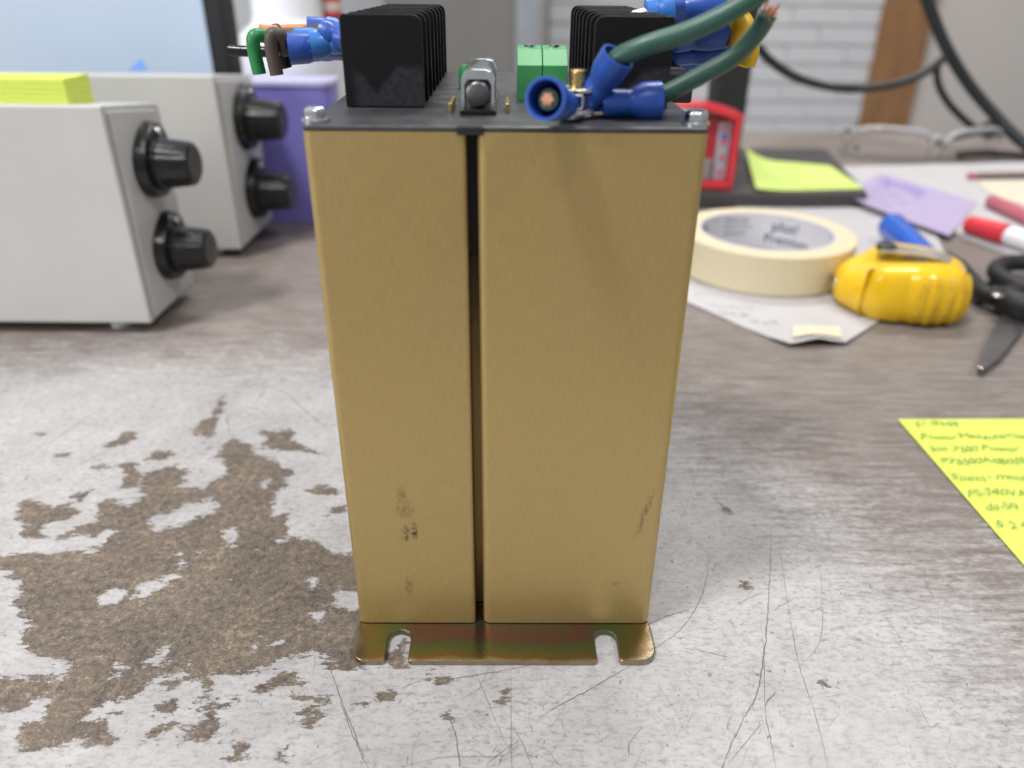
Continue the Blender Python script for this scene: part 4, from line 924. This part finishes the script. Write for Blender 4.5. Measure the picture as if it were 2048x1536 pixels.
# masking tape roll
tc_ = G(1533, 461, 0.0255); TR0, TR1 = 0.0405, 0.0540; tz0, tz1 = 0.0016, 0.0255
t = thing('masking_tape_roll', 'cream masking tape roll lying on the white paper', 'tape roll', (tc_.x, tc_.y, tz0))
bm = BM(); o_ = (tc_.x, tc_.y, 0)
lathe(bm, [(TR0 + 0.0016, tz0), (TR1 - 0.0006, tz0), (TR1, tz0 + 0.0006), (TR1, tz1 - 0.0006), (TR1 - 0.0006, tz1), (TR0 + 0.0016, tz1), (TR0 + 0.0016, tz0)], o_, seg=96, cap0=False, cap1=False); part('tape', bm, M_MASK, t, smooth=True, auto=30)
bm = BM(); lathe(bm, [(TR0, tz0), (TR0 + 0.0015, tz0), (TR0 + 0.0015, tz1 + 0.0002), (TR0, tz1 + 0.0002), (TR0, tz0)], o_, seg=96, cap0=False, cap1=False); core = part('core', bm, M_CORE, t, smooth=True, auto=30)
bm = BM()
def onc(a0, z0):
    # print on the inside wall, read from inside: x runs clockwise seen from above
    return lambda x, y: Vector((tc_.x + (TR0 - 0.0003) * math.sin(a0 + x / TR0), tc_.y + (TR0 - 0.0003) * math.cos(a0 + x / TR0), z0 + y))
text_bm(bm, 'plus!', 0.0100, onc(0.40, 0.0145), False, 0.01); text_bm(bm, 'Premium', 0.0088, onc(0.30, 0.0060), False, 0.01)
text_bm(bm, 'Masking tape', 0.0034, onc(-0.42, 0.020), False); text_bm(bm, '24 mm x 55 m', 0.0034, onc(-0.42, 0.0155), False); text_bm(bm, 'general use', 0.0034, onc(-0.40, 0.011), False)
for k in range(9):
    a = -1.28 + k * 0.045; wv = (0.0006, 0.0013, 0.0009)[k % 3]
    f = onc(a, 0); bm.faces.new([bm.verts.new(f(x, z)) for x, z in ((0, 0.009), (wv, 0.009), (wv, 0.021), (0, 0.021))])
part('print', bm, M_CORETXT, core)
# tape measure lying on its side
mc = G(1806, 585, 0.0); mc = Vector((0.2155, 0.4085, 0)); TH = 0.036
t = thing('tape_measure', 'yellow tape measure with a metal belt clip beside the tape roll', 'tape measure', (mc.x, mc.y, 0.0004))
ang = math.radians(-14)
outl = rounded([(-0.031, -0.008), (-0.020, -0.0265), (0.012, -0.032), (0.034, -0.024), (0.039, 0.004), (0.028, 0.026), (0.000, 0.034), (-0.031, 0.012)], [0.009, 0.016, 0.02, 0.016, 0.018, 0.018, 0.02, 0.009], 7)
def rotp(p, k=1.0): return Vector((mc.x + (p.x * math.cos(ang) - p.y * math.sin(ang)) * k, mc.y + (p.x * math.sin(ang) + p.y * math.cos(ang)) * k, 0))
def shell(zpro, mats_, name, sel=None, off=0.0):
    bm = BM(); rv = []
    for k, z, drop in zpro:
        ring = []
        for p in outl:
            q = rotp(p, k + off / 0.035); nose = max(0, min(1, (-p.x - 0.008) / 0.024))
            zz_ = z * 0.83 * (1 - 0.30 * nose * drop) + 0.0010
            ring.append(bm.verts.new((q.x, q.y, zz_)))
        rv.append(ring)
    n = len(rv[0])
    for a, b in zip(rv, rv[1:]):
        for k in range(n): bm.faces.new((a[k], a[(k + 1) % n], b[(k + 1) % n], b[k]))
    bm.faces.new(rv[0][::-1]); bm.faces.new(rv[-1])
    return part(name, bm, mats_, t, smooth=True, auto=50)
prof = [(0.80, 0.0, 0), (0.90, 0.0016, 0.2), (0.965, 0.005, 0.6), (0.995, 0.010, 1), (1.0, 0.015, 1), (0.985, 0.021, 1), (0.95, 0.0265, 1), (0.90, 0.031, 1), (0.84, 0.034, 1), (0.76, 0.0358, 1), (0.60, 0.0368, 1)]
shell(prof, M_TAPEY, 'body')
# raised cover plate on the near side and ribs of the grip
def side_strip(i0, i1, z0, z1, th, m, name):
    bm = BM(); n = len(outl); ids = [(i % n) for i in range(i0, i1 + 1)]; rows = []
    for z, k in ((z0, 0.0), (z0 + 0.0014, th), (z1 - 0.0030, th), (z1, 0.0)):
        rows.append([bm.verts.new(rotp(outl[i]) + (rotp(outl[i]) - mc).normalized() * (k - (0.0012 if z in (z0,) else (0.0016 if z == z1 else 0))) + Vector((0, 0, z))) for i in ids])
    for a, b in zip(rows, rows[1:]):
        for k in range(len(ids) - 1): bm.faces.new((a[k], a[k + 1], b[k + 1], b[k]))
    return part(name, bm, m, t, smooth=True, auto=60)
# ribs: upright ridges on the right-hand half of the near side
nO = len(outl)
def arc_pts():
    L = [0]
    for i in range(nO): L.append(L[-1] + (outl[(i + 1) % nO] - outl[i]).length)
    return L
LA = arc_pts()
def at_len(s):
    s = s % LA[-1]
    for i in range(nO):
        if LA[i] <= s <= LA[i + 1]:
            f = (s - LA[i]) / max(1e-9, LA[i + 1] - LA[i]); p = outl[i].lerp(outl[(i + 1) % nO], f); d = (outl[(i + 1) % nO] - outl[i]).normalized()
            return p, Vector((d.y, -d.x))
    return outl[0], Vector((0, -1))
s_start = None
for i in range(nO):
    if outl[i].x > 0.008 and outl[i].y < -0.02: s_start = LA[i]; break
ribz = [(0.0015, -0.0040), (0.005, -0.0012), (0.010, 0.0002), (0.015, 0.0004), (0.021, -0.0002), (0.0265, -0.0014), (0.0305, -0.0032), (0.0330, -0.0058)]
def rib(s, wd, m, name, hgt=1.0, lean=0.0):
    bm = BM(); rows = []
    for z, o in ribz:
        row = []
        for k, h in ((-1, -0.0008), (-0.55, 0.85), (0.55, 0.85), (1, -0.0008)):
            p, nn = at_len(s + k * wd / 2 + lean * (z - 0.016)); p2 = p + nn * (o * hgt + h * 0.001 if h > 0 else o - 0.0009)
            q = rotp(p2); row.append(bm.verts.new((q.x, q.y, z * 0.83 + 0.001)))
        rows.append(row)
    for a, b in zip(rows, rows[1:]):
        for k in range(3): bm.faces.new((a[k], a[k + 1], b[k + 1], b[k]))
    part(name, bm, m, t, smooth=True, auto=60)
for k in range(5): rib(s_start + 0.0055 * k * 1.35, 0.0050, M_TAPEYG, 'grip_rib', 0.7, 0.10)
rib(s_start - 0.0165, 0.0230, M_TAPEY, 'cover_plate', 0.35)
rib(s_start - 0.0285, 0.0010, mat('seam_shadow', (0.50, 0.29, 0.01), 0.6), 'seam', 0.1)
# belt clip: bent steel strip screwed to the upper face
cb = [rotp(Vector(p)) for p in ((-0.007, 0.008), (0.003, 0.003), (0.015, -0.003), (0.024, -0.007))]
cz = [0.0322, 0.0332, 0.0342, 0.0326]
sp_ = smooth_path([Vector((p.x, p.y, z)) for p, z in zip(cb, cz)], 6)
bm = BM(); rows = []
for i, p in enumerate(sp_):
    d = (sp_[min(i + 1, len(sp_) - 1)] - sp_[max(i - 1, 0)]).normalized(); s = Vector((-d.y, d.x, 0)).normalized(); f = i / (len(sp_) - 1); wv = 0.0078 * (1 - 0.30 * f)
    rows.append([bm.verts.new(p + s * wv), bm.verts.new(p - s * wv), bm.verts.new(p - s * wv - Vector((0, 0, 0.0009))), bm.verts.new(p + s * wv - Vector((0, 0, 0.0009)))])
for a, b in zip(rows, rows[1:]):
    for k in range(4): bm.faces.new((a[k], a[(k + 1) % 4], b[(k + 1) % 4], b[k]))
bm.faces.new(rows[0]); bm.faces.new(rows[-1][::-1]); cl = part('belt_clip', bm, M_CLIP, t, smooth=True, auto=40)
p = rotp(Vector((-0.006, 0.0075))); bm = BM(); lathe(bm, [(0.0056, 0.0314), (0.0054, 0.0338), (0.0036, 0.0345)], (p.x, p.y, 0), seg=22); part('clip_screw', bm, mat('dark_screw', (0.06, 0.065, 0.06), 0.4, 0.6), cl, smooth=True, auto=40)
p = rotp(Vector((-0.0305, 0.002))); bm = BM(); box(bm, -0.001, 0.0012, -0.006, 0.006, 0.010, 0.0145, Matrix.Translation((p.x, p.y, 0)) @ Matrix.Rotation(ang, 4, 'Z')); part('tape_hook', bm, M_STEEL, t, bevel=0.0003)
# paper stack with a lilac note, pens and a card
zs = 0.0035
B_ = [G(1700, 402, zs), G(1860, 446, zs), G(1985, 492, zs), G(2110, 540, zs), G(2200, 400, zs), G(2140, 322, zs), G(1690, 332, zs), G(1655, 352, zs)]
t = thing('paper_stack', 'stack of white papers under the lilac note and red marker', 'papers', (G(1900, 400).x, G(1900, 400).y, 0))
for k in range(3):
    c_ = sum(B_, Vector()) / len(B_); pts = []
    for p in B_:
        q = c_ + (p - c_) * (1 - 0.012 * (2 - k)) + Vector((random.gauss(0, 0.0012), random.gauss(0, 0.0012), 0)); pts.append(q)
    bm = BM(); prism(bm, pts, 0.0004 + k * 0.00105, 0.0004 + k * 0.00105 + 0.0010); part('sheets', bm, M_PAPER, t)
q = [G(1692, 398, zs + 0.0022), G(1900, 470, zs + 0.0020), G(1956, 402, zs + 0.0012), G(1757, 347, zs + 0.0012)]
qf2 = quadfn(*q)
def lf(u, v):
    p = qf2(u, v); k = max(0, 0.5 - u) / 0.5
    return p + Vector((0, 0, 0.003 * k * k * (1 - v) + 0.0006 * math.sin(u * 5)))
t = thing('lilac_note', 'lilac sticky note with blue writing on the white papers', 'sticky note', q[0])
bm = BM(); sheet(bm, lf, 18, 10, 0.0002); part('sheet', bm, M_LILAC, t, smooth=True, auto=60)
bm = BM()
def onl(u0, v0, su, sv): return lambda x, y: lf(min(1, u0 + x * su), min(1, v0 + y * sv)) + Vector((0, 0, 0.0003))
text_bm(bm, '7387-41(500)', 0.017, onl(0.08, 0.66, 5.6, 19), True, 0.01, 3)
part('heading', bm, M_INKB, t)
bm = BM()
for k in range(3): text_bm(bm, ['Eaton cap', 'return to rack', 'see sheet'][k], 0.009, onl(0.10 + 0.02 * k, 0.50 - 0.17 * k, 8.0, 14), True, 0.0, k)
part('writing', bm, mat('pale_violet_ink', (0.46, 0.40, 0.68), 0.7), t)
def pen(name, label, cat, segs, z):
    """segs: list of (name, px0, py0, px1, py1, r0, r1, material) along a lying pen"""
    root = None
    for (nm, x0, y0, x1, y1, r0, r1, m) in segs:
        rmax = max(r0, r1)
        a, b = G(x0, y0, z + rmax), G(x1, y1, z + rmax); a.z = z + r0 + 0.0002; b.z = z + r1 + 0.0002
        if root is None: root = thing(name, label, cat, (a.x, a.y, z))
        d = (b - a); bm = BM(); L = d.length
        lathe(bm, [(r0 * 0.55, 0), (r0, L * 0.03), (r1, L * 0.97), (r1 * 0.55, L)], a, d, 18); part(nm, bm, m, root, smooth=True, auto=50)
    return root
pen('red_marker', 'white marker with a red cap on the white papers', 'marker', [('cap', 1936, 446, 2014, 470, 0.0062, 0.0072, M_RED), ('barrel', 2014, 470, 2170, 522, 0.0066, 0.0066, M_WHITEP)], zs)
pen('pink_pen', 'dull pink red pen above the white marker at the right edge', 'pen', [('barrel', 1978, 400, 2150, 476, 0.0052, 0.0055, M_PINK), ('end_plug', 2150, 476, 2164, 482, 0.0045, 0.004, M_REDD)], zs)
pen('pencil', 'thin brown pencil lying across the papers at the right edge', 'pencil', [('shaft', 1950, 352, 2120, 349, 0.0030, 0.0030, mat('brown_pencil', (0.17, 0.13, 0.10), 0.5)), ('eraser', 1936, 352, 1950, 352, 0.0030, 0.0030, M_PINK)], zs)
q = [G(1990, 392, zs + 0.001), G(2120, 430, zs + 0.001), G(2160, 362, zs + 0.001), G(1952, 362, zs + 0.001)]
bm = BM(); sheet(bm, quadfn(*q), 4, 3, 0.0009); single('cream_card', bm, M_PAPERE, 'cream card below the brown pencil at the right edge', 'card', q[0])
pen('blue_pen', 'blue capped grey pen behind the yellow tape measure', 'pen', [('cap', 1782, 452, 1866, 518, 0.0098, 0.0072, M_PENBLUE), ('barrel', 1866, 518, 1925, 556, 0.0058, 0.0050, M_GREYPEN)], 0.0016)
# safety glasses
yg = 0.80
t = thing('safety_glasses', 'clear plastic safety glasses lying behind the papers', 'safety glasses', (G(1850, 325).x, G(1850, 325).y, 0.0005))
gl, gr_ = G(1695, 318), G(1990, 318)
def lens(x0, x1, ztop, nm):
    bm = BM(); nu, nv = 18, 8
    def fn(u, v):
        x = x0 + (x1 - x0) * u; bow = 0.030 * (1 - (2 * ((x - gl.x) / (gr_.x - gl.x)) - 1) ** 2)
        e = (1 - abs(2 * u - 1) ** 3.2) ** 0.5
        h = 0.004 + (ztop - 0.006) * v * (0.55 + 0.45 * e)
        return Vector((x, gl.y - bow - 0.006 * math.sin(v * 1.6) + 0.012, h))
    g = [[bm.verts.new(fn(i / nu, j / nv)) for j in range(nv + 1)] for i in range(nu + 1)]
    g2 = [[bm.verts.new(fn(i / nu, j / nv) + Vector((0, 0.002, 0))) for j in range(nv + 1)] for i in range(nu + 1)]
    for i in range(nu):
        for j in range(nv):
            bm.faces.new((g[i][j], g[i + 1][j], g[i + 1][j + 1], g[i][j + 1])); bm.faces.new((g2[i][j], g2[i][j + 1], g2[i + 1][j + 1], g2[i + 1][j]))
        bm.faces.new((g[i][nv], g[i + 1][nv], g2[i + 1][nv], g2[i][nv])); bm.faces.new((g[i][0], g2[i][0], g2[i + 1][0], g[i + 1][0]))
    for i in (0, nu):
        for j in range(nv): bm.faces.new((g[i][j], g[i][j + 1], g2[i][j + 1], g2[i][j]))
    part(nm, bm, M_CLEAR, t, smooth=True, auto=40)
    top = [fn(i / nu, 1) + Vector((0, 0.001, 0.001)) for i in range(nu + 1)]
    bm = BM(); tube(bm, top, 0.0028, 8); part('brow_bar', bm, M_FROST, t, smooth=True, auto=60)
xm = (gl.x + gr_.x) / 2
lens(gl.x, xm - 0.006, 0.034, 'lens'); lens(xm + 0.006, gr_.x, 0.034, 'lens')
bm = BM(); tube(bm, smooth_path([(xm - 0.008, gl.y - 0.018, 0.022), (xm, gl.y - 0.020, 0.026), (xm + 0.008, gl.y - 0.018, 0.022)]), 0.003, 8); part('bridge', bm, M_FROST, t, smooth=True)
for s, x in ((1, gl.x), (-1, gr_.x)):
    bm = BM(); tube(bm, smooth_path([(x, gl.y + 0.012, 0.026), (x + 0.006 * s, gl.y + 0.04, 0.020), (x + 0.030 * s, gl.y + 0.075, 0.004)]), 0.0026, 8, flat=1.0); part('temple', bm, M_CLEAR if s == 1 else M_BLACKP, t, smooth=True, auto=60)
bm = BM(); tube(bm, smooth_path([G(1915, 310, 0.006), G(1950, 305, 0.007), G(2010, 308, 0.007), G(2060, 312, 0.006)]), 0.0034, 8); part('nose_pad', bm, M_BLACKM, t, smooth=True, auto=60)
lathe_o = G(1712, 296, 0.02); bm = BM(); lathe(bm, [(0.002, 0), (0.002, 0.003)], lathe_o, (0, -1, 0), 10); part('hinge_pin', bm, M_BLACKP, t)
# scissors
zsz = 0.006
t = thing('scissors', 'black handled scissors lying open at the right edge', 'scissors', (G(2000, 600).x, G(2000, 600).y, 0.0004))
def flatpart(name, pix, z0, z1, m, bev=0.0006):
    pts = [G(px, py, z1) for px, py in pix]; bm = BM(); prism(bm, pts, z0, z1); return part(name, bm, m, t, bevel=bev)
flatpart('blade', [(2010, 612), (2048, 618), (2066, 610), (2046, 655), (2002, 712), (1966, 738), (1955, 733), (1962, 706), (1984, 660)], 0.0030, 0.0046, M_BLADE, 0.0005)
flatpart('blade', [(1984, 560), (2002, 574), (1986, 594), (1966, 600), (1950, 600), (1944, 590), (1962, 570)], 0.0010, 0.0028, M_BLADE, 0.0004)
bm = BM(); tube(bm, smooth_path([G(1894, 514, 0.007), G(1912, 526, 0.008), G(1936, 552, 0.008), G(1962, 582, 0.009), G(1990, 592, 0.009), G(2030, 590, 0.009)]), [0.0036] * 10 + [0.0046] * 20 + [0.0060] * 11, 12); part('handle_bar', bm, M_BLACKM, t, smooth=True, auto=60)
ctr = G(2088, 556, 0.008); rx, ry = 0.026, 0.024; loop = []
for k in range(33):
    a = 2 * math.pi * k / 32; loop.append(ctr + Vector((rx * math.cos(a), ry * math.sin(a), 0.0015 * math.sin(a))))
bm = BM(); tube(bm, loop, 0.0052, 12, caps=False); part('finger_loop', bm, M_BLACKM, t, smooth=True, auto=60)
bm = BM(); tube(bm, smooth_path([G(1985, 588, 0.008), G(2012, 600, 0.009), G(2040, 612, 0.009), G(2090, 612, 0.009)]), [0.0050] * 8 + [0.0075] * 8 + [0.0085] * 9, 12); part('handle_shank', bm, M_BLACKM, t, smooth=True, auto=60)
c_ = G(1996, 592, 0.0125); bm = BM(); lathe(bm, [(0.0034, 0), (0.0034, 0.001), (0.002, 0.0016)], c_, seg=16); part('pivot_screw', bm, M_STEEL, t, smooth=True, auto=40)

# ------------------------------------------------------------------ near note with handwriting
c0 = G(1803, 838, 0.0008); xL = (c0.x + G(2048, 1140, 0.0008).x) / 2; yT = c0.y
t = thing('handwritten_note', 'large bright yellow green note with handwritten lines at lower right', 'note', (xL + 0.05, yT - 0.075, 0))
bm = BM()
def hn(u, v): return Vector((xL + 0.102 * u, yT - 0.152 * v, 0.0008 + 0.0012 * max(0, u - 0.55) ** 2 + 0.0006 * math.sin(v * 7 + u * 3) ** 2 * min(1, u * 6)))
sheet(bm, hn, 10, 14, 0.0004); part('sheet', bm, M_NOTEY, t, smooth=True, auto=60)
bm = BM()
lines = [(1830, 858, 'S1 /PMR'), (1842, 884, 'Power Measurement'), (1862, 909, 'Ion 7500 Power'), (1882, 934, 'P75500A0B0E0A'), (1905, 966, 'Specs - meter'), (1933, 997, 'PS-240VAC'), (1970, 1026, 'da-50 Hz'), (1992, 1062, '5 2 4 A')]
for k, (px, py, s) in enumerate(lines):
    o_ = G(px, py, 0); text_bm(bm, s, 0.0056, lambda x, y: Vector((o_.x + x * 1.05, o_.y + y + x * 0.03, 0.00165 + 0.0012 * max(0, (o_.x + x - xL) / 0.102 - 0.55) ** 2)), True, -0.004, k)
part('writing', bm, M_INK, t)
